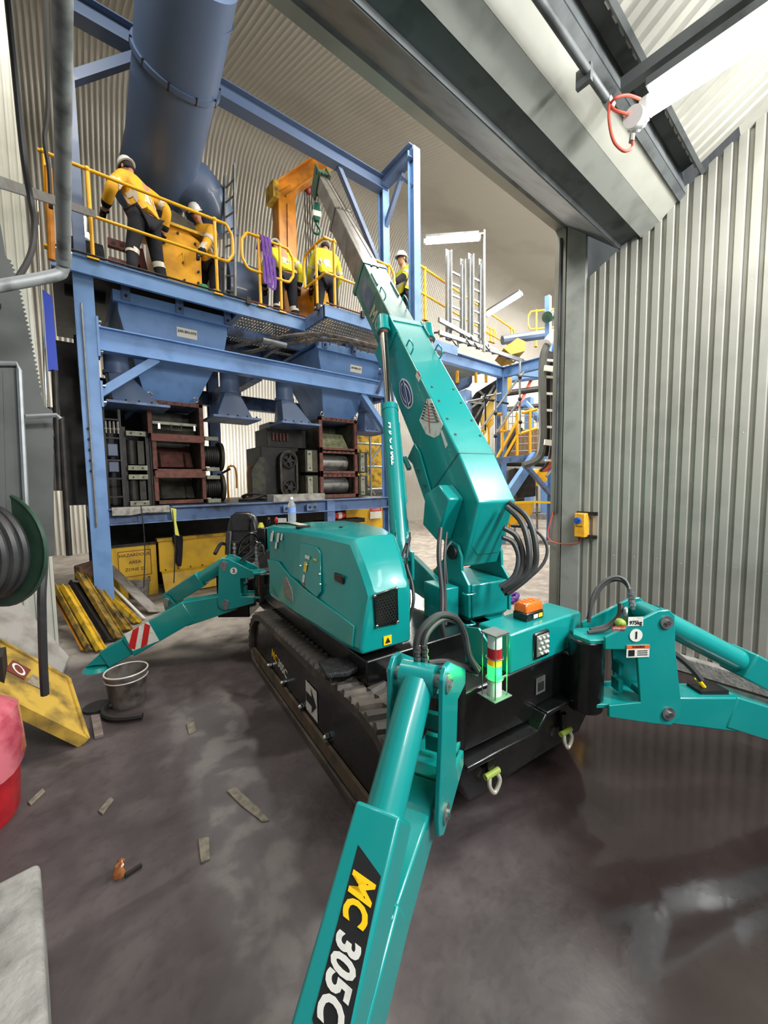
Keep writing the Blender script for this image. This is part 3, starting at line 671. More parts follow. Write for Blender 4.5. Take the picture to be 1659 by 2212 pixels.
# ---- derricking cylinders
for sg in (-1,1):
    tp=bo(2.16*K,sg*.262*K,-.07*K); 
    bt=dep(868,1215,2.72) if sg<0 else dep(868,1215,2.72)+BS*.46
    d=(bt-tp).normalized(); Lc=(bt-tp).length
    cyl=mk('lift_cylinder',MB().cyl(tp+d*Lc*.385,bt,.066,n=24),TEAL,crane,label='teal lift cylinder beside the boom')
    mk('rod',MB().cyl(tp,tp+d*Lc*.40,.036,n=20),CHROME,cyl,label='polished chrome rod')
    mb=MB().cyl(tp-d*.11,tp+d*.05,.056,n=20); mb.cyl(tp+d*.02,tp+d*.05,.064,n=20); mk('rod_head',mb,TEAL,cyl)
    mk('wiper_ring',MB().cyl(tp+d*.05,tp+d*.068,.04,n=20),mat('ring_red',(130,60,48),.5),cyl)
    mk('gland',MB().cyl(tp+d*Lc*.385,tp+d*(Lc*.385+.05),.070,n=24),TEAL,cyl)
    if sg<0:
        mk('feed_pipe',MB().tube([tp+d*Lc*.46+BS*.05-SD*.04,tp+d*Lc*.78+BS*.055-SD*.04,tp+d*Lc*.84-BS*.01-SD*.06,tp+d*Lc*.96-BS*.02-SD*.06],.009,6),TEAL,cyl)
        q=tp+d*Lc*.86
        mb=MB().obox(q+d*.10,BS*.055,SD*.05,d*.13); mk('valve_block',mb,TEAL,cyl,bevel=.005)
        for dx,dz in ((-.02,0),(.03,-.02),(-.02,-.07)): mk('bolt',MB().disc(q+BS*dx-SD*.05+d*(.1-dz),SD,.01,.02,6),CHROME,cyl)
        text('cylinder_lettering','M R C 2.98T',.07,tp+d*Lc*.55-SD*.0655-BS*.026,d,d.cross(SD)*-1,LABW,cyl,off=.004,bold=.002)
        fb=MB(); fb.obox(bt+d*.02-BS*.05,BS*.012,SD*.07,Z1*.10); fb.obox(bt+d*.02+BS*.05,BS*.012,SD*.07,Z1*.10); mk('cylinder_foot',fb,TEAL,cyl,bevel=.006)
        mk('foot_pin',MB().cyl(bt-BS*.075,bt+BS*.075,.03,n=14),DARK,cyl)
def hose(parent,pts,r,m=HOSE,n=8,name='hose',label=None,k=6): return mk(name,MB().tube(smooth(pts,k),r,n),m,parent,label=label)
HP=crane
for pts,r in [([(882,1165,2.6),(868,1215,2.55),(880,1262,2.5),(884,1300,2.45),(876,1345,2.45)],.011),([(885,1160,2.6),(878,1215,2.55),(890,1260,2.5),(893,1300,2.45),(882,1345,2.45)],.011),
              ([(855,1150,2.62),(852,1180,2.6),(862,1230,2.5),(880,1280,2.45)],.006),
              ([(952,1140,2.3),(948,1200,2.25),(955,1280,2.2),(955,1340,2.15),(960,1375,2.15)],.014),([(965,1150,2.32),(960,1210,2.25),(962,1290,2.2),(963,1350,2.15)],.008),([(975,1170,2.35),(962,1195,2.3),(966,1260,2.25)],.006),
              ([(1100,1085,2.55),(1140,1120,2.45),(1157,1180,2.4),(1150,1235,2.4),(1095,1282,2.4)],.019),([(1095,1095,2.5),(1128,1130,2.4),(1143,1190,2.35),(1135,1240,2.35),(1085,1278,2.38)],.019),
              ([(1088,1140,2.4),(1115,1158,2.4),(1130,1200,2.38),(1120,1245,2.36),(1085,1270,2.36)],.017),([(1085,1160,2.4),(1108,1172,2.4),(1120,1205,2.38),(1110,1245,2.36),(1080,1268,2.36)],.015),
              ([(1105,1136,2.6),(1150,1142,2.5),(1180,1175,2.45),(1175,1215,2.42),(1135,1255,2.42),(1090,1285,2.42)],.010)]:
    hose(HP,[dep(*q) for q in pts],r)
for x,y,D in [(883,1155,2.6),(881,1165,2.6),(877,1210,2.54)]: mk('hose_fitting',MB().cyl(dep(x,y-6,D-.03),dep(x,y+8,D-.03),.013,n=8),CHROME,HP)
# ---- outriggers: twin post plates, lift cylinder with sleeve box, cranked leg box, foot
def outrigger(T,Bm,Kn,F,Lg,pivot,wd,label,h=.17,rc=.058,slv=.5,back=.26,pin_=.14):
    e=V((F.x-Bm.x,F.y-Bm.y,0)).normalized(); S=e.cross(Z1)       # S: right of outward direction
    og=mk('outrigger',MB().cyl(Bm-S*(wd*.72),Bm+S*(wd*.72),.026,n=16),STEEL,crane,label=label)
    def P(f,z,base=T): return V((base.x,base.y,0))+e*f+Z1*z
    dz=T.z-Bm.z; fb=(Bm-T).dot(e)
    pts=[(.045,T.z+.03),(.015,T.z+.06),(-.04,T.z+.055),(-back,T.z-.07),(-back,T.z-.13),(-pin_,T.z-.135),(fb-pin_,Bm.z+.06),(fb-back,Bm.z+.05),(fb-back,Bm.z-.01),(fb-.06,Bm.z-.055),(fb+.02,Bm.z-.065),(fb+.065,Bm.z-.03),(fb+.07,Bm.z+.03),(.055,T.z-.14)]
    for s in (-1,1):
        mk('post_plate',MB().prism([P(f,z)+S*(s*wd*.62) for f,z in pts],S*(s*.018)),TEAL,og,bevel=.004)
    for zc,fo in ((T.z-.115,0),(Bm.z+.02,fb)):
        mb=MB().prism([P(f,zc)+S*s for f,s in [(fo-.08,-wd*.62),(fo-.08,wd*.62),(fo-back-.06,wd*.55),(fo-back-.10,0),(fo-back-.06,-wd*.55)]],(0,0,.022)); mk('yoke_plate',mb,TEAL,og,bevel=.004)
    mk('pin',MB().cyl(T-S*(wd*.75),T+S*(wd*.75),.024,n=16),STEEL,og,label='steel pin at the cylinder top')
    # leg
    def boxseg(mb,p,q,hp,hq,wp):
        rings=[]
        for c,hh in ((p,hp),(q,hq)):
            d=(q-p).normalized(); n=S.cross(d).normalized()
            if n.z<0: n=-n
            rings.append([c-S*wp/2-n*hh/2,c+S*wp/2-n*hh/2,c+S*wp/2+n*hh/2,c-S*wp/2+n*hh/2])
        return mb.loft(rings)
    mb=MB(); boxseg(mb,Bm-e*.07,Kn,h*.72,h*1.1,wd); mk('leg_root',mb,TEAL,og,bevel=.008)
    d=(F-Kn).normalized(); Lf=(F-Kn).length
    mb=MB(); boxseg(mb,Kn-d*.06,Kn+d*Lf*.62,h,h,wd*1.06); mk('leg_box',mb,TEAL,og,bevel=.008)
    mb=MB(); boxseg(mb,Kn+d*Lf*.5,F-d*.10,h*.8,h*.8,wd*.86); mk('leg_slide',mb,TEAL,og,bevel=.008)
    n=S.cross(d).normalized(); n=n if n.z>0 else -n
    mb=MB().prism([F-d*.16+n*h*.4-S*wd*.35,F-d*.16-n*h*.4-S*wd*.35,F-S*wd*.35,F+e*.09+Z1*-.015-S*wd*.35],S*wd*.7); mk('leg_toe',mb,TEAL,og,bevel=.006)
    mk('foot_pad',MB().cyl(V((F.x,F.y,.0)),V((F.x,F.y,.03)),.13,.10,n=24),TEAL,og)
    # lift cylinder and sleeve
    dc=(Lg-T).normalized(); Ln=(Lg-T).length; nc=S.cross(dc).normalized(); nc=nc if nc.z>0 else -nc
    mb=MB().cyl(T+dc*.02,T+dc*Ln*(slv+.06),rc,n=24); mb.cyl(T-S*wd*.45,T+S*wd*.45,.05,n=18); cy=mk('cylinder',mb,TEAL,og)
    mb=MB().prism([T+dc*(Ln*slv)-S*wd*.5-nc*rc*1.15,T+dc*(Ln*slv)+S*wd*.5-nc*rc*1.15,T+dc*(Ln*slv)+S*wd*.5+nc*rc*1.2,T+dc*(Ln*slv)-S*wd*.5+nc*rc*1.2],dc*(Ln*(1-slv)+.03)); sl=mk('sleeve_box',mb,TEAL,og,bevel=.010,seg=3)
    for s in (-1,1):
        mk('lug_plate',MB().prism([Lg+dc*f*1.0+nc*z+S*(s*wd*.56) for f,z in [(-.08,-.13),(-.06,.03),(-.02,.06),(.03,.05),(.10,-.06),(.12,-.13)]],S*s*.012),TEAL,og,bevel=.004)
    mk('pin',MB().cyl(Lg-S*wd*.68,Lg+S*wd*.68,.018,n=12),STEEL,og)
    for s in (-1,1):
        for base in (T,Bm):
            mk('pin_head',MB().disc(base+S*(s*wd*.76),S,.032,.012,20),STEEL,og); mk('pin_bolt',MB().disc(base+S*(s*wd*.80),S,.014,.02,6),CHROME,og)
    for zz in (.05,.14):
        mk('stop_block',MB().obox(P(-.16,Bm.z+zz+.05),e*.012,S*.03,Z1*.03),TEAL,og)
    return dict(og=og,e=e,S=S,T=T,Bm=Bm,Kn=Kn,F=F,d=d,n=n,dc=dc,nc=nc,Lg=Lg,P=P,wd=wd,h=h,Ln=Ln,slv=slv,rc=rc)
def badge(o,side,c,s,r=.032):
    N=o['S']*side; X=-o['e']*side if side<0 else -o['e']
    c=c+N*.002
    X=(Z1.cross(N)).normalized()
    mk('number_badge',MB().cyl(c,c+N*.002,r,n=24),LABW,o['og'],label='round white badge with number '+s,angle=0)
    text('badge_figure',s,.05,c,X,Z1,INK,o['og'],off=.004,bold=.001)
# near outrigger reaching towards the photographer
T=dep(905,1462,1.34); q=dep(716,2212,.86); dcc=(q-T).normalized()
e2=V((dcc.x,dcc.y,0)).normalized()
B2=T+V((0,0,-.44))+e2*.03
o2=outrigger(T,B2,B2+e2*.34+V((0,0,-.10)),V((B2.x,B2.y,.035))+e2*1.22,T+dcc*1.16,None,.135,'teal outrigger reaching towards the photographer with a large black model strip',h=.16,rc=.056,slv=.335)
Sx,dc,nc=o2['S'],o2['dc'],o2['nc']
a0=T+dc*(o2['Ln']*.335)+nc*(o2['rc']*1.2)
def os_(u,s): return a0+dc*u+Sx*s
# letters read downwards with their tops to the right of the strip
rt=Sx if Sx.dot(RGT)>0 else -Sx
def ost(u,s): return a0+dc*u+rt*s
def onstrip(x,y): d=_ray(x,y); return CAM+d*((a0-CAM).dot(nc)/d.dot(nc))
mk('model_strip',MB().prism([onstrip(x,y) for x,y in [(774,1825),(823,1893),(757,2212),(742,2290),(690,2262),(675,2200)]],nc*.0012),INK,o2['og'],angle=0,label='black strip with yellow and white model lettering')
td=(onstrip(716,2190)-onstrip(784,1915)).normalized()
text('model_lettering','MC',.088,onstrip(775,1936),td,rt,YINK,o2['og'],off=.003,shear=.22,bold=.0032,xs=.66)
text('model_lettering','305C',.088,onstrip(733,2108),td,rt,LABW,o2['og'],off=.003,shear=.22,bold=.0032,xs=.70)
# right outrigger
T=dep(1403,1327,2.0); B1=dep(1424,1522,2.0); e1=V((.80,-.60,0)); B1=V((T.x,T.y,B1.z))+e1*.03
o1=outrigger(T,B1,B1+e1*.42+V((0,0,-.05)),V((B1.x,B1.y,.035))+e1*1.75,B1+e1*1.02+V((0,0,-.10)),None,.15,'teal outrigger on the right with plate 1 and a 975kg label',h=.17,rc=.06,slv=.46,back=.30)
sd=1 if o1['S'].dot(CAM-T)>0 else -1
def pf(o,x,y,sgn,k=.66):
    N=o['S']*sgn; p0=o['T']+N*(o['wd']*.62+.018); d=_ray(x,y); return CAM+d*((p0-CAM).dot(N)/d.dot(N))
N1=o1['S']*sd; X1=Z1.cross(N1)
badge(o1,sd,pf(o1,1373,1372,sd),'1')
c=pf(o1,1372,1342,sd); sticker('load_label',c,X1,Z1,.075,.045,LABW,o1['og'],off=.003); text('load_figure','975kg',.026,c+Z1*-.006,X1,Z1,INK,o1['og'],off=.005,bold=.0006)
c=pf(o1,1377,1406,sd); sticker('warning_label',c,X1,Z1,.115,.062,LABW,o1['og'],off=.003); sticker('warning_band',c+Z1*.023,X1,Z1,.115,.016,ORD,o1['og'],off=.005)
text('warning_word','WARNING',.013,c+Z1*.023,X1,Z1,INK,o1['og'],off=.007); sticker('warning_pictogram',c-X1*.033-Z1*.008,X1,Z1,.03,.03,INK,o1['og'],off=.005)
for k in range(3): sticker('warning_line',c+X1*.022+Z1*(.002-k*.010),X1,Z1,.05,.003,INK,o1['og'],off=.005)
c=pf(o1,1336,1357,sd); sticker('lifting_label',c,X1,Z1,.07,.018,REDD,o1['og'],off=.003); text('lifting_word','LIFTING LUG',.011,c,X1,Z1,LABW,o1['og'],off=.005)
ls=B1+e1*.30+V((0,0,.055)); mk('leg_slot',MB().obox(ls,e1*.075,o1['S']*.045,Z1*.012),INK,o1['og'],label='dark slot in the leg top'); mk('yellow_fitting',MB().cyl(ls+Z1*.01-e1*.02,ls+Z1*.06-e1*.06,.012,n=8),YINK,o1['og'])
# far outrigger beyond the track
T=dep(491,1215,3.7); B3=dep(499,1298,3.7); F3=onz(212,1432,.05); B3=V((T.x,T.y,B3.z))
e3=V((F3.x-B3.x,F3.y-B3.y,0)).normalized()
k3=dep(432,1318,4.0)
o3=outrigger(T,B3,B3+e3*.40+V((0,0,-.10)),F3,dep(369,1292,4.05),None,.15,'teal outrigger with red and white chevrons and plate 3 beyond the track',h=.215,rc=.066,slv=.42,back=.26)
sd3=1 if o3['S'].dot(CAM-T)>0 else -1; N3=o3['S']*sd3
badge(o3,sd3,pf(o3,505,1233,sd3),'3')
def leg3(x,y):
    p0=o3['Kn']+N3*(o3['wd']*.53+.001); d=_ray(x,y); return CAM+d*((p0-CAM).dot(N3)/d.dot(N3))
mk('chevron_panel',MB().prism([leg3(x,y) for x,y in [(268,1370),(320,1342),(344,1384),(287,1406)]],N3*.002),LABW,o3['og'],angle=0,label='white panel with red diagonal stripes')
for q in ([(287,1361),(301,1353),(292,1403),(277,1399)],[(313,1346),(325,1351),(318,1393),(304,1400)]):
    mk('chevron_stripe',MB().prism([leg3(x,y)+N3*.002 for x,y in q],N3*.001),REDD,o3['og'],angle=0)
for o in (o3,):
    for b_ in (o['T'],o['Bm'],o['Lg']):
        c=b_+N3*(o['wd']*.64+.006)
        mk('pin_keeper',MB().prism([c+o['e']*x+Z1*z for x,z in [(-.03,.02),(0,.04),(.03,.02),(.015,-.06),(-.015,-.06)]],N3*.012),STEEL,o['og'],bevel=.003)
# chassis arms and pivot posts that carry the outriggers
for o in (o1,o2,o3):
    mb=MB()
    c=V((o['T'].x,o['T'].y,0))-o['e']*.33
    mb.cyl(c+Z1*(o['Bm'].z-.02),c+Z1*(o['T'].z-.11),.085,n=20)
    tgt=cl(1.35,-.2,0) if o is o3 else (cl(-1.35,-.45,0) if o is o2 else cl(-1.35,.5,0))
    mb.beam(c+Z1*((o['Bm'].z+o['T'].z)/2-.08),tgt+Z1*((o['Bm'].z+o['T'].z)/2-.08),.16,.22); mk('pivot_arm',mb,BLACK,crane,bevel=.01)

# hydraulic hoses at the outrigger heads
for pts,r in [([(901,1432,1.36),(900,1385,1.36),(918,1350,1.38),(950,1328,1.42),(985,1335,1.46),(1004,1370,1.5),(1012,1415,1.52),(1032,1450,1.54)],.0115),([(916,1432,1.36),(916,1388,1.37),(930,1358,1.40),(958,1338,1.44),(988,1345,1.48),(1005,1378,1.52),(1016,1420,1.54),(1035,1446,1.56)],.0115),
    ([(926,1432,1.5),(960,1430,1.52),(1000,1440,1.54),(1032,1452,1.56)],.011),([(930,1442,1.5),(965,1440,1.52),(1000,1450,1.55),(1030,1458,1.58)],.011),
    ([(1272,1345,2.02),(1279,1295,2.04),(1298,1262,2.06),(1328,1246,2.06),(1352,1256,2.04),(1364,1290,2.0)],.0095),([(1270,1338,2.04),(1283,1296,2.06),(1304,1264,2.08),(1331,1252,2.08),(1353,1262,2.06),(1367,1292,2.02)],.0095),
    ([(1270,1366,1.98),(1310,1358,1.98),(1338,1335,1.98),(1342,1305,2.0)],.0095),([(1275,1360,2.0),(1312,1350,2.0),(1336,1328,2.0),(1338,1303,2.02)],.0095),
    ([(1424,1392,1.98),(1465,1418,1.96),(1495,1445,1.94),(1515,1470,1.92)],.015),
    ([(520,1210,3.75),(545,1190,3.72),(562,1172,3.72),(556,1200,3.75)],.010),([(525,1212,3.72),(548,1196,3.7),(566,1178,3.7),(570,1200,3.72)],.010)]:
    hose(HP,[dep(*q) for q in pts],r)
for x,y,D in [(902,1412,1.36),(917,1412,1.36),(1362,1288,2.0),(1366,1296,2.0),(506,1190,3.7),(553,1198,3.7)]:
    a=dep(x,y-17,D-.005); b=dep(x+1,y+22,D-.005)
    mb=MB()
    for k in range(5): mb.cyl(a.lerp(b,k/5),a.lerp(b,(k+.8)/5),.011+.003*(k%2),n=8)
    mk('hose_fitting',mb,STEEL,HP)
mk('eye_bolt',MB().ring(dep(1352,1326,1.97),V((.3,-.9,0)),.03,.009,18,8),STEEL,HP); mk('lifting_lug',MB().ball(dep(1340,1346,1.96),.026,10,8),mat('pin_green',(150,168,70),.5),HP)
# ---- operator seat and controls beyond the hood
def sq(x,y,D): return dep(x,y,D)
SDp=4.35
ctr=dep(522,1200,SDp); sx=RGT.copy(); sx.z=0; sx.normalize(); sy=V((-sx.y,sx.x,0))
def se(a,b,z): return ctr+sx*a+sy*b+Z1*(z-ctr.z)
zb=ctr.z
ring=[]
mb=MB()
prof_=[(-.17,.0),(-.185,.12),(-.18,.26),(-.165,.38),(-.14,.47),(-.08,.515),(.08,.515),(.14,.47),(.165,.38),(.18,.26),(.185,.12),(.17,0)]
rings=[]
for dpt,sc in ((.0,.93),(.035,1.0),(.09,.97),(.11,.86)):
    rings.append([se(a*sc,dpt+.10*(z/.5)**2*.6,zb-.03+z*(.5+.5*sc)) for a,z in prof_])
LEATH=mat('seat_vinyl',(36,35,35),.28,0,(46,45,44),18,.3)
seat=mk('seat_back',MB().loft(rings),LEATH,crane,bevel=.012,label='black vinyl operator seat back')
for a in (-.135,.135):
    mk('side_bolster',MB().loft([[se(a+x*.035,-.035+y*.03+.02*k,zb+.02+k*.085) for x,y in ((-1,-.6),(-.5,-1),(.5,-1),(1,-.6),(1,.8),(-1,.8))] for k in range(4)]),LEATH,seat,bevel=.008)
for k in range(3): mk('seat_roll',MB().loft([[se(x*.095,-.03-.012*math.cos(t),zb+.03+k*.06+.028*math.sin(t)+.03*0) for t in [i*math.pi/3 for i in range(6)]] for x in (-1,-.5,.5,1)]),LEATH,seat)
mk('headrest_panel',MB().prism([se(a,-.004+.03*(z/.5)**2,zb+z) for a,z in [(-.09,.28),(.09,.28),(.105,.45),(.07,.475),(-.07,.475),(-.105,.45)]],-sy*.012),LEATH,seat,bevel=.008)
mk('seat_cushion',MB().obox(se(0,-.18,zb-.10),sx*.19,sy*.20,Z1*.05),LEATH,seat,bevel=.02)
for a in (-.21,.2): mk('armrest',MB().tube(smooth([se(a,.06,zb+.12),se(a,-.05,zb+.14),se(a,-.2,zb+.06)],5),.02,8),LEATH,seat)
mk('seat_base',MB().obox(se(0,-.1,(zb-.15+.3)/2),sx*.17,sy*.2,Z1*((zb-.15-.3)/2)),BLACK,crane,bevel=.01)
mk('control_column',MB().obox(dep(568,1165,4.15),sx*.05,sy*.06,Z1*.13),BLACK,crane,bevel=.015)
cone=dep(564,1139,4.15); mk('cone_light',MB().cyl(cone-Z1*.045,cone+Z1*.05,.05,.018,n=18),mat('lime_lens',(206,204,60),.25),crane,label='small yellow cone lamp beside the seat')
mk('cone_base',MB().cyl(cone-Z1*.07,cone-Z1*.045,.055,n=18),BLACK,crane)
for (x,y,D,m) in [(597,1124,4.1,REDD),(541,1121,4.3,BLACK),(580,1124,4.15,BLACK)]:
    k=dep(x,y,D); mk('lever_knob',MB().ball(k,(.02,.02,.035),10,8),m,crane); mk('lever',MB().cyl(k-Z1*.16,k-Z1*.02,.006,n=6),BLACK,crane)
cb=dep(604,1142,4.0); mk('console',MB().obox(cb+V((0,0,-.12))+sy*.2,sx*.16,sy*.12,Z1*.13),TEAL,crane,bevel=.01)
sticker('console_card',dep(607,1124,4.2),sx,Z1,.12,.05,LABW,crane)
hose(HP,[dep(*q) for q in [(512,1196,4.1),(520,1170,4.05),(540,1152,4.05),(556,1160,4.1),(562,1190,4.1)]],.016,BLACK)
hose(HP,[dep(*q) for q in [(516,1198,4.0),(532,1182,4.0),(550,1170,4.0),(562,1176,4.02)]],.014,BLACK)
# water bottle standing on the far end of the hood
bt=onz(631,1127,1.393)
t=thing('water_bottle','clear plastic water bottle with blue label standing on the teal hood','bottle',tuple(bt))
gls=mat('clear_plastic',(225,232,236),.08); gls.node_tree.nodes['Principled BSDF'].inputs['Transmission Weight'].default_value=.75; gls.node_tree.nodes['Principled BSDF'].inputs['IOR'].default_value=1.2
mk('bottle_body',MB().loft([[bt+V((r*math.cos(j*.524),r*math.sin(j*.524),z)) for j in range(12)] for r,z in [(.030,0),(.033,.01),(.033,.12),(.030,.14),(.014,.172),(.013,.185)]]),gls,t)
mk('bottle_label',MB().cyl(bt+V((0,0,.075)),bt+V((0,0,.118)),.0337,n=16,cap=False),mat('label_blue',(120,150,214),.4),t)
mk('bottle_cap',MB().cyl(bt+V((0,0,.183)),bt+V((0,0,.203)),.0145,n=12),WHITE,t)

# ================================================================== BLUE PLANT FRAME
FY=6.1
fr=thing('hopper_gantry','blue painted steel frame that carries the hoppers and crushers behind the crane','frame',(2.6,6.1,0))
mk('column',MB().ibeam((.27,6.15,0),(.27,6.15,4.36),.2,.2,.016,(0,1,0)),BLUE,fr)
mk('column',MB().ibeam((5.12,6.15,0),(5.12,6.15,4.36),.2,.2,.016,(0,1,0)),BLUE,fr)
for X in (.3,2.45,5.1): mk('column',MB().ibeam((X,8.7,0),(X,8.7,4.3),.2,.2,.016,(0,1,0)),BLUED,fr)
mk('beam',MB().ibeam((.37,6.12,3.545),(5.03,6.12,3.545),.16,.29,.016),BLUE,fr,label='upper front beam of the blue frame')
mk('beam',MB().ibeam((.37,6.12,1.31),(5.03,6.12,1.31),.22,.21,.016),BLUED,fr,label='stained lower front beam of the blue frame')
mk('beam',MB().ibeam((.37,8.7,3.5),(5.03,8.7,3.5),.16,.28,.016),BLUED,fr); mk('beam',MB().ibeam((.37,8.7,1.3),(5.03,8.7,1.3),.2,.2,.016),BLUED,fr)
for X in (.27,2.45,5.1):
    mk('beam',MB().beam((X,6.2,3.5),(X,8.6,3.5),.14,.24),BLUED,fr); mk('beam',MB().beam((X,6.2,1.3),(X,8.6,1.3),.14,.2),BLUED,fr)
mk('brace',MB().beam((.34,6.14,2.86),(1.02,6.14,3.42),.10,.11,(0,1,0)),BLUE,fr); mk('brace',MB().beam((5.05,6.14,2.75),(4.45,6.14,3.42),.10,.11,(0,1,0)),BLUE,fr)
mk('brace',MB().beam((.34,8.5,2.4),(1.3,7.0,3.3),.08,.08),BLUED,fr)
for z0,z1 in ((3.32,3.80),(2.70,3.02)):
    mk('end_plate',MB().box((.37,6.03,z0),(.395,6.24,z1)),BLUE,fr)
    for z in (z0+.06,z1-.06):
        for y in (6.06,6.21): mk('bolt',MB().cyl((.39,y,z),(.425,y,z),.018,n=6),STEEL,fr)
for i in range(5): mk('bolt',MB().cyl((.22,6.05,2.42-.13*i),(.22,6.03,2.42-.13*i),.016,n=6),DARK,fr)
mk('slab',MB().box((2.55,5.98,1.415),(3.5,6.25,1.53)),CONC,fr,label='grey packing slab on the lower beam')
for X in (2.72,3.15):
    mk('cleat',MB().box((X,5.99,1.24),(X+.2,6.015,1.36)),BLUED,fr)
    for dx in (.05,.15): mk('bolt',MB().cyl((X+dx,5.995,1.30),(X+dx,5.97,1.30),.022,n=6),DARK,fr)
mk('post',MB().beam((3.66,6.1,.2),(3.66,6.1,1.42),.16,.12,(0,1,0)),BLUED,fr)
mk('pipe',MB().cyl((.235,6.0,1.2),(.235,6.0,3.9),.012,n=8),GALV,fr)
# padding on the left part of the lower beam, with hanging cords
t=thing('cloth_wrap','pale cloth wrapped over the left end of the lower blue beam','cloth',(.75,6.1,1.4))
mk('cloth',MB().loft([[(x,6.24,1.42),(x,6.0,1.435),(x,5.985,1.40),(x,5.984,1.34+.02*math.sin(x*9)),(x,5.99,1.34),(x,6.24,1.41)] for x in (.4,.6,.8,1.05)]),mat('pale_cloth',(150,146,138),.9,0,(110,106,98),20,.5),t)
for X,z,l in ((.72,1.42,'thin black cord hanging over the lower beam'),(1.08,1.42,'black cord hanging beside a yellow ribbon')):
    o=mk('cord',MB().tube(smooth([(X,6.1,z),(X,5.975,z-.02),(X+.01,5.97,.9),(X-.03,5.97,.35)],5),.007,6),DARK); tag(o,l,'cord')
o=mk('ribbon',MB().prism([(1.06,5.972,1.40),(1.13,5.972,1.38),(1.12,5.972,1.2),(1.15,5.972,1.0),(1.10,5.972,1.02),(1.08,5.972,1.2)],(0,-.006,0)),mat('ribbon_yellow',(200,200,80),.6),bevel=.002); tag(o,'yellow-green ribbon tied on the lower blue beam','ribbon')

# ---- hoppers and dust chutes
def rect(x0,x1,y0,y1,z): return [(x0,y0,z),(x1,y0,z),(x1,y1,z),(x0,y1,z)]
def hopper(dx,num,label):
    t=thing('hopper',label,'hopper',(1.35+dx,7.0,3.0),0)
    mb=MB().loft([rect(.63+dx,2.03+dx,6.30,7.75,4.20),rect(.63+dx,2.03+dx,6.30,7.75,4.02),rect(.68+dx,1.99+dx,6.32,7.7,3.80),rect(.96+dx,1.62+dx,6.74,7.3,2.96)])
    mk('bin',mb,BLUE,t,bevel=.006)
    mk('rim',MB().box((.575+dx,6.235,4.12),(2.08+dx,6.30,4.26)).box((.575+dx,6.24,4.23),(2.08+dx,7.8,4.26)),BLUE,t,bevel=.004)
    mk('flange',MB().box((.90+dx,6.68,2.93),(1.68+dx,7.36,2.965)),BLUED,t)
    for X in (.72,1.36,2.02): 
        br=mk('bracket',MB().box((X-.05+dx,6.215,4.14),(X+.05+dx,6.24,4.40)),BLUED,t); mk('bolt',MB().cyl((X+dx,6.215,4.2),(X+dx,6.19,4.2),.018,n=8),DARK,br)
    c=V((1.46+dx,6.312,3.915)); n=V((0,-1,-.09)).normalized()
    sticker('tag_plate',c,(1,0,0),(0,-.09,1),.27,.13,mat('tag_cream',(226,220,200),.5),t,off=.004)
    text('tag_lettering',num,.050,c+V((0,-.004,.012)),(1,0,0),(0,-.09,1),INK,t,off=.006,bold=.001)
    return t
hopper(0,'240-BN-070','blue steel hopper with tag plate ending 070, left above the crushers')
hopper(3.0,'240-BN-071','blue steel hopper with tag plate ending 071, behind the boom')
def chute(tx,bx,z0,label,zt=3.62,y=6.55,bw=.30):
    t=thing('dust_chute',label,'chute',(tx,y,z0),0,'round to square chutes under the blue beam')
    n=24; c=[(tx+.15*math.cos(2*math.pi*j/n),y+.15*math.sin(2*math.pi*j/n)) for j in range(n)]
    def sq(j,hx,hy):
        a=2*math.pi*j/n; k=1/max(abs(math.cos(a)),abs(math.sin(a))); return (bx+hx*math.cos(a)*k,y+hy*math.sin(a)*k)
    mk('duct',MB().loft([[(x,q,zt) for x,q in c],[(x,q,z0+.46) for x,q in c]]),DUCT,t)
    mk('transition',MB().loft([[(x,q,z0+.45) for x,q in c],[sq(j,bw*.95,.2)+(z0+.03,) for j in range(n)]]),DUCT,t)
    mk('collar',MB().cyl((tx,y,z0+.43),(tx,y,z0+.475),.168,n=n),DUCT,t)
    mk('base_plate',MB().box((bx-bw-.07,y-.34,z0),(bx+bw+.07,y+.3,z0+.035)),BLUED,t,bevel=.003)
    for k in range(5):
        X=bx-bw+k*bw/2; mk('bolt',MB().cyl((X,y-.31,z0+.03),(X,y-.31,z0+.06),.014,n=6),DARK,t)
chute(.60,.80,2.80,'blue round chute at the left end under the beam, beside the column')
chute(2.12,2.12,2.74,'blue round chute right of the left crusher')
chute(3.06,3.22,2.74,'blue round chute left of the right crusher, steeply flared')
chute(4.86,4.90,2.72,'blue round chute right of the right crusher, next to the boom',bw=.24)

# ---- crushers
def frame(mb,x0,x1,z0,z1,y,wd,t=.06):
    mb.box((x0,y,z0),(x0+wd,y+t,z1)); mb.box((x1-wd,y,z0),(x1,y+t,z1)); mb.box((x0,y,z1-wd),(x1,y+t,z1)); return mb.box((x0,y,z0),(x1,y+t,z0+wd))
t=thing('roll_crusher','rusty open crusher housing with three red-edged openings, left','crusher',(1.3,6.9,1.42))
cz=[(2.42,2.96),(1.90,2.42),(1.43,1.90)]
mk('casing',MB().box((.95,7.25,1.42),(1.66,7.35,2.9)).box((.95,6.62,1.42),(.98,7.3,2.9)).box((1.63,6.62,1.42),(1.66,7.3,2.9)),OLIVE,t)
for i,(z0,z1) in enumerate(cz):
    x0=.93 if i==0 else .97
    mb=MB(); frame(mb,x0,1.685,z0,z1,6.56,.055); f=mk('opening_frame',mb,RUST,t,bevel=.004)
    for k in range(7):
        X=x0+.05+k*.105; mk('bolt',MB().cyl((X,6.56,z1-.027),(X,6.545,z1-.027),.011,n=6),DARK,f)
mk('cross_bar',MB().box((.96,6.53,2.36),(1.69,6.60,2.47)),RUST,t,bevel=.004); mk('cross_bar',MB().box((.985,6.53,1.82),(1.68,6.60,1.93)),RUST,t,bevel=.004)
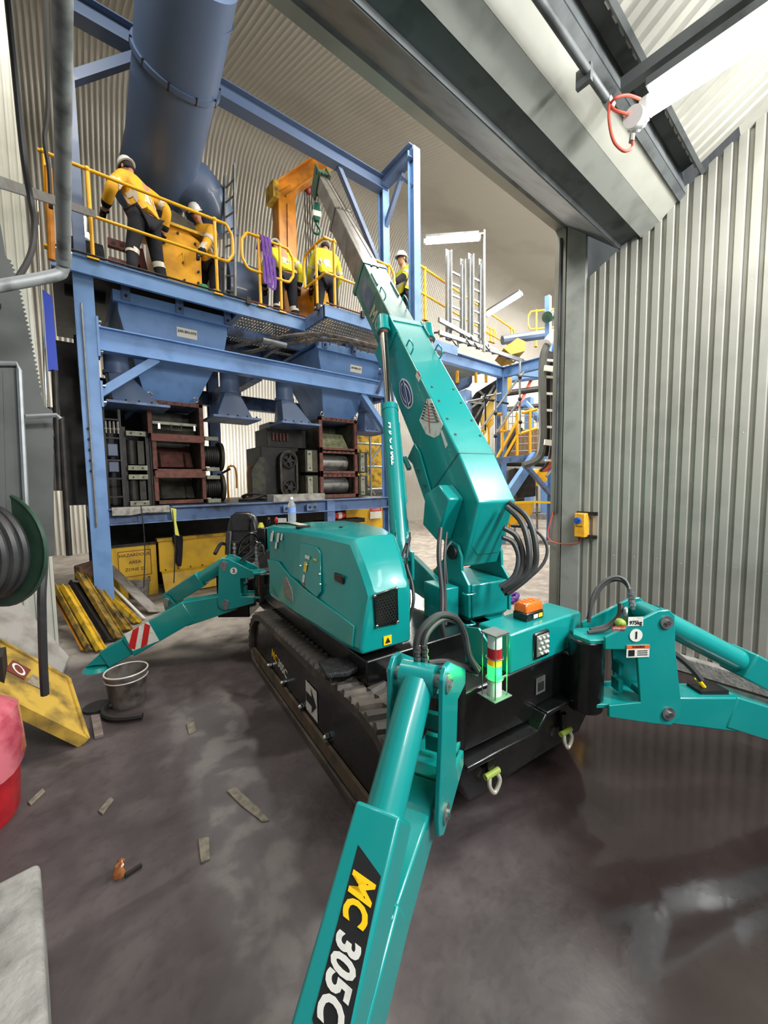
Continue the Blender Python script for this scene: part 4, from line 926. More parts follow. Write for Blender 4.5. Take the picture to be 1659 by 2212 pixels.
mk('inner_plate',MB().prism([(1.0,6.78,2.48),(1.62,6.78,2.48),(1.62,6.9,2.66),(1.0,6.9,2.66)],(0,.03,0)),OLIVE,t); 
il=mk('inspection_lid',MB().box((1.01,6.70,2.63),(1.62,6.78,2.67)),mat('lid_green',(150,152,124),.5,0,(110,110,88),9,.5),t,label='pale green lid bar with a wire handle')
mk('handle',MB().tube([(1.26,6.70,2.64),(1.26,6.68,2.55),(1.40,6.68,2.55),(1.40,6.70,2.64)],.008,6),STEEL,il)
for X in (1.08,1.57): mk('clip',MB().box((X,6.685,2.56),(X+.03,6.70,2.64)),STEEL,il)
for z in (2.0,1.5):
    mk('liner_plate',MB().prism([(1.02,6.95,z),(1.6,6.95,z),(1.6,7.2,z+.33),(1.02,7.2,z+.33)],(0,.03,0)),RUST if z>1.9 else OLIVE,t)
    for X in (1.12,1.48): mk('rib',MB().beam((X,6.93,z),(X+.02,7.1,z+.22),.02,.05),DARK,t)
for z in (1.50,2.02): 
    mk('roller_guard',MB().cyl((.72,6.72,z),(.72,6.72,z+.34),.07,n=16),DARK,t); mk('roller_guard',MB().box((.80,6.68,z),(.88,6.8,z+.34)),OLIVE,t)
for z in (2.42,1.93,1.80,1.42):
    mk('bearing_plate',MB().box((.66,6.58,z),(.90,6.64,z+.07)),mat('plate_cream',(142,142,122),.6,0,(110,106,88),12,.5),t,bevel=.003)
    for X in (.72,.84): mk('bolt',MB().cyl((X,6.58,z+.035),(X,6.565,z+.035),.012,n=6),DARK,t)
    mk('bearing_plate',MB().box((1.72,6.62,z),(1.92,6.68,z+.06)),mat('plate_cream',(142,142,122),.6),t,bevel=.003)
mk('side_frame',MB().box((.60,6.66,1.42),(.66,7.3,2.55)).box((.90,6.66,1.42),(.95,7.3,2.5)),DARK,t)
for z in (1.66,2.18):
    mb=MB()
    for k in range(6): mb.cyl((1.76+k*.03,6.85,z),(1.782+k*.03,6.85,z),.17,n=24)
    mb.cyl((1.7,6.85,z),(1.95,6.85,z),.15,n=24); mk('pulley',mb,DARK,t)
    mk('flywheel',MB().cyl((1.98,6.9,z),(2.03,6.9,z),.24,n=28),OLIVE,t)
mk('stud',MB().cyl((2.03,6.9,1.9),(2.16,6.85,1.98),.02,n=8),DARK,t)
mk('drive_or_backdrop',MB().box((.42,6.9,1.42),(.6,7.6,2.5)),DARK,t,bevel=.01); mk('drive_or_backdrop',MB().box((.40,7.75,1.42),(2.0,8.4,3.4)),DARK,t,bevel=.01); mk('guard_or_backdrop',MB().box((-.05,7.7,1.42),(.38,7.76,3.9)),DARK,t)  # the wide rear box and tall plate are added dark backdrops for shade
for X in (.98,1.60): mk('eye_bolt',MB().ring((X,6.58,3.02),(0,1,0),.035,.011,16,6),STEEL,t)
# control stand and cables left of it
t=thing('valve_rack','dark rack of valves and pipes beside the left column','rack',(.52,6.5,1.42))
for X in (.40,.58): mk('upright',MB().beam((X,6.45,1.42),(X,6.45,2.75),.03,.04,(0,1,0)),DARK,t)
for z in (1.55,1.8,2.05,2.35,2.6): mk('shelf_bar',MB().box((.40,6.44,z),(.58,6.48,z+.02)),DARK,t)
for k in range(4):
    v=mk('valve',MB().cyl((.42+k*.045,6.42,2.42),(.42+k*.045,6.42,2.58),.014,n=8),STEEL,t); mk('bulb',MB().ball((.42+k*.045,6.42,2.48),.02,8,6),mat('valve_cream',(160,150,120),.5),v)
for k,z in enumerate((1.9,2.12)): mk('tank',MB().box((.43,6.5,z),(.55,6.7,z+.17)),mat('slate',(74,86,112),.4),t,bevel=.01)

t=thing('roll_crusher','open crusher with two bare steel rolls and a belt drive, behind the crane cylinder','crusher',(4.2,6.9,1.42))
X0,X1=3.76,4.60
mk('casing',MB().box((X0,7.3,1.42),(X1,7.4,2.95)).box((X0,6.6,1.42),(X0+.03,7.35,2.95)).box((X1-.03,6.6,1.42),(X1,7.35,2.95)),OLIVE,t)
for z0,z1 in ((2.33,2.98),(1.88,2.36),(1.42,1.90)):
    mb=MB(); frame(mb,X0-.02,X1+.02,z0,z1,6.54,.07); f=mk('opening_frame',mb,RUST,t,bevel=.004)
    for k in range(8):
        X=X0+.03+k*.112
        for z in (z1-.035,): mk('bolt',MB().cyl((X,6.54,z),(X,6.522,z),.012,n=6),DARK,f)
for z in (2.11,1.66):
    mk('roll',MB().cyl((X0+.06,6.85,z),(X1-.12,6.85,z),.165,n=36),STEEL,t,label='bare steel crusher roll'); mk('shaft',MB().cyl((X1-.13,6.85,z),(X1+.2,6.85,z),.06,n=16),DARK,t)
mk('inner_plate',MB().prism([(X0+.05,6.72,2.40),(X1-.08,6.72,2.40),(X1-.08,6.95,2.72),(X0+.05,6.95,2.72)],(0,.03,0)),mat('plate_olive',(132,134,100),.5,0,(90,88,66),9,.5),t)
mk('handle',MB().tube([(X0+.25,6.76,2.56),(X0+.25,6.70,2.54),(X0+.45,6.70,2.54),(X0+.45,6.76,2.56)],.008,6),STEEL,t)
for x0,x1 in ((X0-.32,X0-.06),(X1+.06,X1+.28)):
    for z0,z1 in ((1.44,1.86),(1.92,2.34)):
        g=mk('bearing_housing',MB().box((x0,6.56,z0),(x1,6.9,z1)),OLIVE,t,bevel=.006); mk('cover_plate',MB().box((x0+.03,6.535,z0+.02),(x0+.13,6.56,z1-.02)),mat('plate_cream',(142,142,122),.6),g)
        for z in (z0+.08,z1-.08): mk('bolt',MB().cyl((x0+.08,6.535,z),(x0+.08,6.52,z),.014,n=6),DARK,g)
st=[]
for i in range(25):
    a=math.pi*i/24; st.append((3.20+.16*math.cos(a),6.75,2.14+.17*math.sin(a)))
for i in range(25):
    a=math.pi+math.pi*i/24; st.append((3.20+.16*math.cos(a),6.75,1.64+.17*math.sin(a)))
mk('belt',MB().tube(st,.022,6,True),RUBBER,t); mk('belt_guard',MB().prism([(x,6.80,z) for x,_,z in st],(0,.45,0)),DARK,t)
for z in (2.14,1.64):
    mb=MB().ring((3.2,6.74,z),(0,1,0),.13,.02,24,6); mb.cyl((3.2,6.72,z),(3.2,6.8,z),.05,n=16)
    for k in range(5): a=k*1.2566; mb.beam((3.2,6.75,z),(3.2+.12*math.cos(a),6.75,z+.12*math.sin(a)),.03,.03,(0,1,0))
    mk('pulley',mb,DARK,t)
mk('drive_or_backdrop',MB().box((2.75,6.95,1.42),(3.5,7.7,2.4)),DARK,t,bevel=.01); mk('drive_or_backdrop',MB().box((2.9,7.0,2.4),(3.7,7.6,2.75)),DARK,t,bevel=.01); mk('drive_or_backdrop',MB().box((3.3,7.8,1.42),(4.7,8.4,3.0)),DARK,t,bevel=.01)  # the rearmost box is an added dark backdrop for the gloom behind
for k in range(5): mk('cooling_rib',MB().cyl((3.0+k*.07,6.95,2.52),(3.0+k*.07,6.95,2.66),.02,n=8),RUST,t)
mk('guard_or_backdrop',MB().prism([(2.55,6.9,1.45),(2.8,6.9,1.45),(2.8,6.9,2.2),(2.7,6.9,2.2),(2.55,6.9,1.95)],(0,.05,0)),OLIVE,t)
for X in (3.85,4.62): mk('eye_bolt',MB().ring((X,6.6,3.04),(0,1,0),.035,.011,16,6),STEEL,t)
# yellow loops, hoses and clutter between the two crushers
def uloop(name,label,x,y,z,wd,ht,m=None,r=.018):
    o=mk(name,MB().tube(smooth([(x,y,z),(x,y,z+ht*.8),(x+wd*.2,y,z+ht),(x+wd*.8,y,z+ht),(x+wd,y,z+ht*.8),(x+wd,y,z+ht*.35)],5),r,8),m or YELD); return tag(o,label,'rail')
uloop('guard_loop','orange hoop rail between the crushers, left of the grey post',2.28,7.4,1.42,.16,.62,ORNG); uloop('guard_loop','orange hoop rail between the crushers, right beside the grey post',2.62,7.3,1.42,.2,.62,ORNG)
o=mk('hose_heap',MB().tube(smooth([(2.2,6.6,1.44),(2.4,6.45,1.47),(2.62,6.55,1.52),(2.5,6.75,1.46),(2.3,6.7,1.5),(2.45,6.5,1.55),(2.75,6.6,1.48)],6),.025,8),DARK); tag(o,'dark hose lying on the lower deck between the crushers','hose')
mk('deck_plate',MB().box((.35,6.25,1.395),(5.1,9.0,1.418)),DARK,fr,angle=0)
o=thing('gas_bottle','red fire extinguisher lying on the sill behind the hood','extinguisher',(4.0,6.35,1.0))
mk('cylinder',MB().loft([[(3.75+z,6.4+r*math.cos(j*.449),1.08+r*math.sin(j*.449)) for j in range(14)] for z,r in [(0,.02),(.02,.06),(.06,.075),(.38,.075),(.43,.04),(.46,.02)]]),REDD,o); mk('band',MB().cyl((4.0,6.4,1.08),(4.08,6.4,1.08),.077,n=16),LABW,o)
mk('sill',MB().box((3.6,6.3,.92),(4.6,6.6,1.0)),DARK,o)
# ---- yellow bunded sump panels below the frame
YP=mat('panel_yellow',(232,184,40),.5,0,(190,146,40),3.5,.45)
t=thing('sump_panel','yellow steel panel lettered hazardous area under the lower beam','panel',(.75,6.95,0))
mk('sheet',MB().box((.36,6.95,.0),(1.0,7.0,.82)),YP,t,bevel=.004); mk('rim',MB().box((.34,6.90,.80),(1.02,7.05,.84)),DARK,t)
fx0,fx1,fz0,fz1=.50,.92,.33,.72
mb=MB()
for a,b in (((fx0,fz0),(fx1,fz0)),((fx1,fz0),(fx1,fz1)),((fx1,fz1),(fx0,fz1)),((fx0,fz1),(fx0,fz0))): mb.beam((a[0],6.947,a[1]),(b[0],6.947,b[1]),.012,.004,(0,1,0))
mk('sign_border',mb,mat('sign_brown',(150,88,30),.5),t,angle=0)
for i,s in enumerate(('HAZARDOUS','AREA','ZONE 22')): text('sign_lettering',s,.066,V((.71,6.95,.655-.11*i)),(1,0,0),Z1,mat('sign_ink',(100,54,26),.5),t,off=.003,bold=.001)
t=thing('sump_panel','larger yellow steel panel with a folded skirt right of the lettered one','panel',(1.5,6.8,0))
mk('sheet',MB().box((1.02,6.85,.36),(2.1,6.9,.86)),YP,t,bevel=.004); mk('skirt',MB().prism([(1.04,6.85,.36),(1.04,6.80,.33),(1.06,6.72,.02),(1.06,6.78,.02)],(1.0,0,0)),YP,t); mk('rim',MB().box((1.0,6.80,.84),(2.12,6.95,.89)),YELD,t)
for k in range(6): mk('rivet',MB().ball((1.1+k*.18,6.845,.38),.012,6,4),DARK,t)
text('chalk_mark','072',.07,V((1.55,6.77,.20)),(1,0,0),(0,.17,1),mat('chalk',(150,110,60),.8),t,off=.004)
o=mk('rag',MB().loft([[(1.28+dx+.05*w_*math.cos(a),6.80+.03*math.sin(a),z) for a in [k*1.047 for k in range(6)]] for z,w_,dx in [(.93,1.3,0),(.86,1.6,.0),(.7,1.0,.02),(.5,1.0,.0),(.42,.5,.01)]]),NAVY); tag(o,'dark rag hanging over the yellow sump panel','rag')
struct('dark_backdrop',MB().box((.3,7.6,0),(5.1,7.7,1.40)),DARK,angle=0)  # dark backdrop wall, raised to darken the gap under the lower beam
t=thing('pail','grey dusty pail standing in front of the yellow panels','bucket',tuple(onz(302,1290,0)))
p=onz(302,1290,0); mk('body',MB().loft([[p+V((r*math.cos(j*.393),r*math.sin(j*.393),z)) for j in range(16)] for z,r in [(0,.12),(.26,.145),(.27,.155),(.30,.155),(.30,.14),(.05,.12)]]),mat('pail_grey',(140,134,126),.6,0,(96,88,82),16,.5),t)
mk('hoop',MB().ring(p+V((0,0,.24)),Z1,.15,.008,20,6),mat('pail_grey',(140,134,126),.6),t)

# ================================================================== PLATFORM, RAILS
t=thing('platform','blue edged walkway platform on top of the steel frame','platform',(2.6,6.5,4.4))
PZ=4.43
mk('edge_beam',MB().box((-.02,5.98,4.25),(3.22,6.03,4.45)).box((-.02,5.96,4.43),(3.22,6.05,4.45)),BLUE,t)
mk('edge_beam',MB().box((3.20,5.34,4.27),(3.25,6.03,4.45)),BLUED,t); mk('edge_beam',MB().box((3.20,5.32,4.27),(6.3,5.37,4.45)),BLUE,t)
mk('deck_plate',MB().box((-.02,6.03,4.40),(2.12,9.2,4.425)),DARK,t)
mb=MB(); 
def grate(mb,x0,x1,y0,y1,z):
    x=x0
    while x<x1: mb.box((x,y0,z-.03),(x+.006,y1,z)); x+=.05
    y=y0
    while y<y1: mb.box((x0,y,z-.02),(x1,y+.006,z)); y+=.12
grate(mb,2.12,3.22,6.03,9.2,4.43); grate(mb,3.25,6.3,5.37,9.2,4.43); g=mk('grating',mb,GALV,t,angle=0); g['kind']='stuff'
for y in (6.9,7.8,8.7): mk('joist',MB().beam((2.1,y,4.32),(6.3,y,4.32),.07,.16),BLUED,t)
for X in (2.14,3.2,4.3,5.3): mk('joist',MB().beam((X,6.05,4.33),(X,9.1,4.33),.07,.14),BLUED,t)
mk('toe_rail',MB().cyl((-.02,5.955,4.47),(2.2,5.955,4.47),.014,n=8),DARK,t); mk('toe_rail',MB().cyl((2.2,5.955,4.47),(3.2,5.955,4.47),.012,n=8),RUST,t); mk('toe_rail',MB().cyl((3.22,5.31,4.47),(4.6,5.31,4.47),.012,n=8),RUST,t)
for p in ((2.25,5.95,4.46),(3.19,5.5,4.46),(3.9,5.30,4.46)): mk('clamp',MB().obox(p,(.03,0,0),(0,.02,0),(0,0,.05)),DARK,t)
# cable ladder slung under the deck and the strut beside the second hopper
t=thing('cable_ladder','grimy galvanised cable ladder slung under the platform corner','cable tray',(3.0,5.9,4.1))
for dx in (0,.28): mk('side_rail',MB().tube(smooth([(2.05+dx,6.75+dx*.4,3.92),(2.9+dx,5.98+dx*.4,4.1),(3.45+dx,5.62+dx*.4,4.13),(4.4+dx,5.55+dx*.4,4.12)],5),.03,6),mat('tray_grime',(126,120,112),.6,.3,(70,62,54),9,.6),t)
for k in range(9): mk('rung',MB().beam((3.0+k*.16,5.6+max(0,.4-k*.12),4.13),(3.2+k*.16,5.95+max(0,.4-k*.12),4.13),.025,.02),GALV,t)
o=mk('strut',MB().beam((4.72,6.0,3.42),(4.86,5.55,4.2),.05,.05),BLUED); tag(o,'blue diagonal strut in front of the right hopper','strut')
o=mk('pipe_stub',MB().cyl((2.5,6.05,3.97),(2.85,5.95,3.93),.04,n=12),GALV); tag(o,'short pipe stub under the platform grating','pipe')

def railset(label,p0,p1,posts,loop0,loop1,z=PZ,H=1.04,extra=None,r=.021,m=None):
    p0=V(p0); p1=V(p1); d=(p1-p0).normalized(); L=(p1-p0).length
    t=thing('handrail',label,'handrail',(p0.x,p0.y,z),0,None); M=m or YEL
    def at(u,h): return V((p0.x,p0.y,z+h))+V((d.x,d.y,0))*u
    hi,lo=H,H*.5
    R=.13
    pts=[]
    if loop0: pts+=[at(R*1.2,lo),at(R*.6,lo+.01),at(.03,lo+.08),at(0,lo+R*1.1),at(0,hi-R*1.1),at(.03,hi-.08),at(R*.6,hi-.01),at(R*1.2,hi)]
    else: pts+=[at(0,hi)]
    n=len(pts); pts+=[at(L*.33,hi),at(L*.66,hi)]
    if loop1: pts+=[at(L-R*1.2,hi),at(L-R*.6,hi-.01),at(L-.03,hi-.08),at(L,hi-R*1.1),at(L,lo+R*1.1),at(L-.03,lo+.08),at(L-R*.6,lo+.01),at(L-R*1.2,lo)]
    else: pts+=[at(L,hi)]
    mk('top_rail',MB().tube(smooth(pts,3),r,10),M,t)
    mk('mid_rail',MB().cyl(at(R*1.2 if loop0 else 0,lo),at(L-(R*1.2 if loop1 else 0),lo),r*.9,n=10),M,t)
    for u in posts:
        po_=mk('post',MB().cyl(at(u,0.0),at(u,hi),r*1.05,n=12),M,t); mk('base_plate',MB().box(tuple(at(u,.0)-V((.06,.05,0))),tuple(at(u,.02)+V((.06,.05,0)))),M,po_)
        mk('joint',MB().ball(at(u,hi),r*1.7,10,8),M,po_); mk('joint',MB().ball(at(u,lo),r*1.7,10,8),M,po_)
    return t
railset('yellow handrail at the left end of the platform, in front of the leaning worker',(-.06,5.99,PZ),(2.06,5.99,PZ),(.05,.44,1.88),False,True,m=YEL)
railset('yellow handrail with the purple sling over it',(2.20,5.99,PZ),(3.02,5.99,PZ),(.26,.60),True,True)
t=railset('yellow handrail at the platform corner behind the boom',(3.24,5.38,PZ),(4.66,5.38,PZ),(.18,1.30),False,True)
mk('corner_rail',MB().tube(smooth([(3.24,6.0,PZ+.52),(3.235,6.02,PZ+.68),(3.235,6.02,PZ+.9),(3.24,5.95,PZ+1.02),(3.24,5.7,PZ+1.04),(3.25,5.45,PZ+1.04),(3.32,5.38,PZ+1.04)],4),.021,10),YEL,t); mk('corner_rail',MB().cyl((3.24,5.95,PZ+.52),(3.26,5.38,PZ+.52),.019,n=10),YEL,t)
mk('corner_post',MB().cyl((3.24,5.62,PZ),(3.24,5.62,PZ+1.04),.022,n=12),YEL,t)
railset('small yellow gate rail on the deck beside the blue casing',(2.55,7.3,PZ),(3.9,7.3,PZ),(.3,.7,1.2),True,False,H=.62)
# purple slings over the rail
t=thing('lifting_sling','purple lifting slings looped over the yellow handrail','sling',(2.55,5.96,5.3))
for k in range(3):
    X=2.50+k*.055
    mk('sling_band',MB().loft([[V((x-.022,y,z)),V((x+.022,y-.004*k,z)),V((x+.022,y-.012,z)),V((x-.022,y-.012,z))] for x,y,z in smooth([(X-.05,6.03,5.3),(X-.02,6.0,5.49),(X,5.95,5.46),(X+.02,5.945,5.15),(X+.01-.03*k,5.94,4.86),(X+.03,5.93,4.78-.03*k),(X+.07,5.93,4.86),(X+.045,5.935,5.2)],4)]),PURPLE,t)
# ---- upper blue frame over the platform
t=thing('overhead_gantry','blue overhead steel frame above the platform with knee braces','frame',(5.15,6.3,4.43))
mk('beam',MB().ibeam((.2,6.3,7.50),(5.24,6.3,7.60),.2,.26,.016),DUCT,t)
mk('beam',MB().ibeam((5.16,6.3,7.62),(5.16,5.40,7.66),.18,.24,.016),DUCT,t)
mk('post',MB().ibeam((5.2,6.3,4.4),(5.2,6.3,7.6),.16,.16,.014,(0,1,0)),BLUE,t); mk('post',MB().ibeam((5.2,5.42,4.4),(5.2,5.42,7.72),.16,.16,.014,(0,1,0)),BLUE,t)
mk('brace',MB().beam((4.15,6.3,7.45),(5.15,6.3,5.9),.08,.09,(0,1,0)),DUCT,t); mk('brace',MB().beam((5.2,6.25,6.8),(5.2,5.72,7.5),.08,.08,(1,0,0)),DUCT,t); mk('brace',MB().beam((5.2,5.8,7.5),(5.2,5.45,7.1),.05,.05,(1,0,0)),DUCT,t)
mk('brace',MB().beam((.2,6.3,6.55),(1.1,6.3,7.42),.10,.12,(0,1,0)),DUCT,t)
mk('post',MB().ibeam((.27,6.3,4.4),(.27,6.3,7.4),.12,.16,.014,(0,1,0)),DUCT,t)
# ---- big blue extraction duct
t=thing('extraction_duct','large blue round duct coming down to the platform with a side branch','duct',(1.4,6.9,4.8))
def ringt(mb,cs): 
    return mb.tube([c for c,_ in cs],[r for _,r in cs],36)
pA=dep(412,-90,4.2); pB=dep(383,150,5.0); pC=dep(352,330,5.75); pD=dep(318,445,6.35)
ax=(pC-pA).normalized()
mk('main_pipe',ringt(MB(),[(pA,.50),(pB,.49),(pC,.48),(pD,.47)]),DUCT,t)
fa=pB-ax*.02
mk('joint_flange',MB().tube([fa-ax*.03,fa+ax*.03],[.525,.525],36),DUCT,t); mk('joint_seam',MB().tube([dep(405,-20,4.42)-ax*.01,dep(405,-20,4.42)+ax*.01],[.508,.508],36),DUCT,t)
for k in range(10):
    a=k*.628; x,y=orth(ax); mk('bolt',MB().cyl(fa+x*.515*math.cos(a)+y*.515*math.sin(a)-ax*.045,fa+x*.515*math.cos(a)+y*.515*math.sin(a)+ax*.045,.014,n=6),DARK,t)
b0=pC.lerp(pD,.3); b1=dep(430,412,6.3); b2=dep(452,452,6.5)
mk('branch_pipe',ringt(MB(),[(b0,.38),(b1,.38),(b1.lerp(b2,.35),.38)]),DUCT,t); mk('branch_elbow',ringt(MB(),[(p,.385) for p in smooth([b1.lerp(b2,.25),b2+V((0,0,-.05)),b2+V((.12,.1,-.35))],4)]),DUCT,t)
mk('bracket',MB().obox(dep(287,200,5.1),(.03,0,0),(0,.05,0),(0,0,.06)),DARK,t)
o=thing('blue_casing','rounded blue fan casing on the deck behind the rails','casing',(3.0,7.8,PZ))
mk('drum',MB().cyl((2.45,7.9,5.35),(3.15,7.9,5.35),.62,n=36),DUCT,o); mk('foot',MB().box((2.5,7.6,PZ),(3.1,8.2,5.0)),BLUED,o); mk('panel',MB().prism([(2.2,7.5,PZ),(2.5,7.5,PZ),(2.5,7.5,5.4),(2.38,7.5,5.75),(2.2,7.5,5.8)],(0,.5,0)),DUCT,o)
o=thing('motor_casing','dark blue rounded casing on the deck at the left, behind the pipe','casing',(.3,6.9,PZ))
mk('shell',MB().cyl((.1,7.0,4.72),(.55,7.0,4.72),.38,n=28),NAVY,o); mk('foot',MB().box((.1,6.7,PZ),(.5,7.3,4.6)),DARK,o)
# ---- yellow box chute and red-brown frame by the leaning worker
t=thing('feed_chute','yellow bolted box chute with pointed bottom beside the leaning worker','chute',(1.55,6.8,PZ))
yc=[(1.18,5.62),(1.62,5.62),(1.82,5.52),(1.82,4.85),(1.50,4.50),(1.30,4.50),(1.18,4.8)]
cbx=mk('box',MB().prism([(x,6.75,z) for x,z in yc],(0,.7,0)),mat('chute_yellow',(236,170,24),.42,0,(206,142,24),5,.4),t,bevel=.01)
mk('top_flange',MB().box((1.1,6.7,5.60),(1.86,7.5,5.64)),YELD,t); mk('lid',MB().prism([(1.3,6.8,5.64),(1.8,6.8,5.64),(1.75,6.8,5.80),(1.45,6.8,5.88)],(0,.5,0)),OLIVE,t)
mk('handle',MB().tube([(1.55,6.75,5.25),(1.55,6.70,5.24),(1.55,6.70,5.12),(1.55,6.75,5.11)],.012,6),YELD,t)
for x,z in [(1.25,5.52),(1.5,5.53),(1.74,5.46),(1.77,5.25),(1.77,5.05),(1.76,4.88),(1.56,4.86),(1.65,4.72),(1.27,4.86)]: mk('bolt',MB().cyl((x,6.75,z),(x,6.72,z),.018,n=6),DARK,t)
t=thing('red_bracket','red-brown slotted steel bracket standing left of the yellow chute','bracket',(.8,6.9,PZ))
RB=mat('redbrown_paint',(112,50,44),.5,0,(86,40,36),8,.4)
for z in (5.12,4.86): 
    b=mk('arm',MB().box((.62,6.9,z),(1.0,6.98,z+.11)),RB,t)
    for k in range(3): mk('slot',MB().box((.66+.1*k,6.895,z+.035),(.71+.1*k,6.90,z+.075)),INK,b)
mk('upright',MB().prism([(.92,6.9,PZ),(1.18,6.9,PZ),(1.05,6.9,5.22),(.95,6.9,5.2)],(0,.1,0)),RB,t)
mk('foot',MB().cyl((.78,6.85,PZ),(.78,6.85,4.75),.04,.025,n=10),RB,t)
t=thing('green_bag','crumpled green plastic bag on the deck by the crouching worker','bag',(1.75,6.6,PZ))
c=V((1.78,6.55,PZ)); mk('bag',MB().loft([[c+V((r*math.cos(j*.628)*(1+.25*math.sin(3*j+z*9)),r*math.sin(j*.628),z)) for j in range(10)] for z,r in [(0,.14),(.1,.16),(.2,.13),(.3,.06),(.34,.07)]]),mat('green_film',(110,196,140),.35,0,(60,150,100),20,.5),t)
# aluminium ladder standing on the deck
t=thing('ladder','narrow aluminium ladder standing upright on the platform','ladder',(2.15,6.5,PZ))
a0,a1=dep(486,640,6.3),dep(486,380,6.3); b0_,b1_=dep(508,645,6.2),dep(506,355,6.2)
for p,q in ((a0,a1),(b0_,b1_)): mk('stile',MB().beam(p,q,.03,.06,(0,1,0)),GALV,t)
for k in range(8): mk('rung',MB().cyl(a0.lerp(a1,.05+k*.12),b0_.lerp(b1_,.05+k*.12),.014,n=8),GALV,t)
# ---- orange jib crane with chain block
t=thing('jib_crane','orange jib crane column with a raised slanting arm','crane',(3.6,7.5,PZ))
mk('column',MB().prism([(3.43,7.4,PZ),(3.84,7.4,PZ),(3.84,7.4,7.5),(3.74,7.4,7.62),(3.46,7.4,7.35)],(0,.3,0)),ORNG,t,bevel=.02)
mk('stiffener',MB().prism([(3.58,7.40,PZ),(3.66,7.40,PZ),(3.72,7.40,7.2),(3.64,7.40,7.2)],(0,-.03,0)),ORNG,t)
mk('arm',MB().ibeam((3.55,7.5,7.42),(4.62,7.2,8.45),.24,.30,.02),ORNG,t); mk('cap',MB().box((3.34,7.35,7.2),(3.46,7.7,7.5)),YELD,t)
t=thing('chain_block','red chain block with hanging chains below the jib arm','hoist',(4.05,7.0,6.5))
cbk=dep(666,408,8.0); mk('block',MB().ball(cbk,(.09,.07,.12),12,8),mat('block_red',(120,30,36),.4),t); mk('hook',MB().cyl(cbk,cbk+V((0,0,.55)),.02,n=8),DARK,t)
for k in range(4):
    p=cbk+V((-.09+.055*k,0,-.08)); L=2.2
    mb=MB()
    for j in range(int(L/.055)): mb.obox(p-V((0,0,.055*j)),(.010 if j%2 else .005,0,0),(0,.010 if j%2==0 else .005,0),(0,0,.026))
    mk('chain',mb,DARK,t)['kind']='stuff'
# ---- yellow wedge machine between the workers
t=thing('yellow_chute','bright yellow wedge shaped chute housing behind the railing workers','chute',(4.0,6.6,PZ))
mk('housing',MB().prism([(3.30,6.95,PZ),(4.3,6.95,PZ),(4.1,6.95,5.35),(3.75,6.95,5.5),(3.30,6.95,5.3)],(0,.38,0)),ORNG,t,bevel=.01)
mk('wedge',MB().prism([(3.82,6.7,5.5),(4.25,6.7,5.45),(4.7,6.7,4.45),(4.1,6.7,4.45)],(0,.25,0)),YEL,t,bevel=.01)
for k in range(3): mk('rib',MB().beam((4.35+k*.09,6.40,4.45),(4.55+k*.09,6.40,4.85),.06,.05,(0,1,0)),YEL,t)

# ================================================================== PEOPLE
def skin(nodes, edges, sub=2):
    me=bpy.data.meshes.new('tmp'); names=list(nodes); ix={n:i for i,n in enumerate(names)}
    me.from_pydata([tuple(nodes[n][0]) for n in names],[(ix[a],ix[b]) for a,b in edges],[])
    o=bpy.data.objects.new('tmp',me); COL.objects.link(o)
    o.modifiers.new('s','SKIN'); 
    sv=me.skin_vertices[0].data if me.skin_vertices else None
    if sv is None:
        bpy.context.view_layer.objects.active=o; me.attributes.new('x','FLOAT','POINT')
    for i,n in enumerate(names):
        r=nodes[n][1]; sv[i].radius=(r,r) if not isinstance(r,tuple) else r
    sv[0].use_root=True
    sb=o.modifiers.new('b','SUBSURF'); sb.levels=sub; sb.render_levels=sub
    dg=bpy.context.evaluated_depsgraph_get(); ev=bpy.data.meshes.new_from_object(o.evaluated_get(dg))
    vs=[v.co.copy() for v in ev.vertices]; fs=[tuple(p.vertices) for p in ev.polygons]
    bpy.data.objects.remove(o); bpy.data.meshes.remove(ev)
    return vs,fs
def submesh(vs,fs,pred,push):
    nrm=[V((0,0,0)) for _ in vs]
    for f in fs:
        n=(vs[f[1]]-vs[f[0]]).cross(vs[f[2]]-vs[f[0]])
        for i in f: nrm[i]+=n
    used={}; mb=MB()
    for f in fs:
        c=sum((vs[i] for i in f),V())/len(f)
        if pred(c):
            idx=[]
            for i in f:
                if i not in used: used[i]=len(mb.v); mb.v.append(vs[i]+(nrm[i].normalized()*push if nrm[i].length else V()))
                idx.append(used[i])
            mb.f.append(tuple(idx))
    return mb
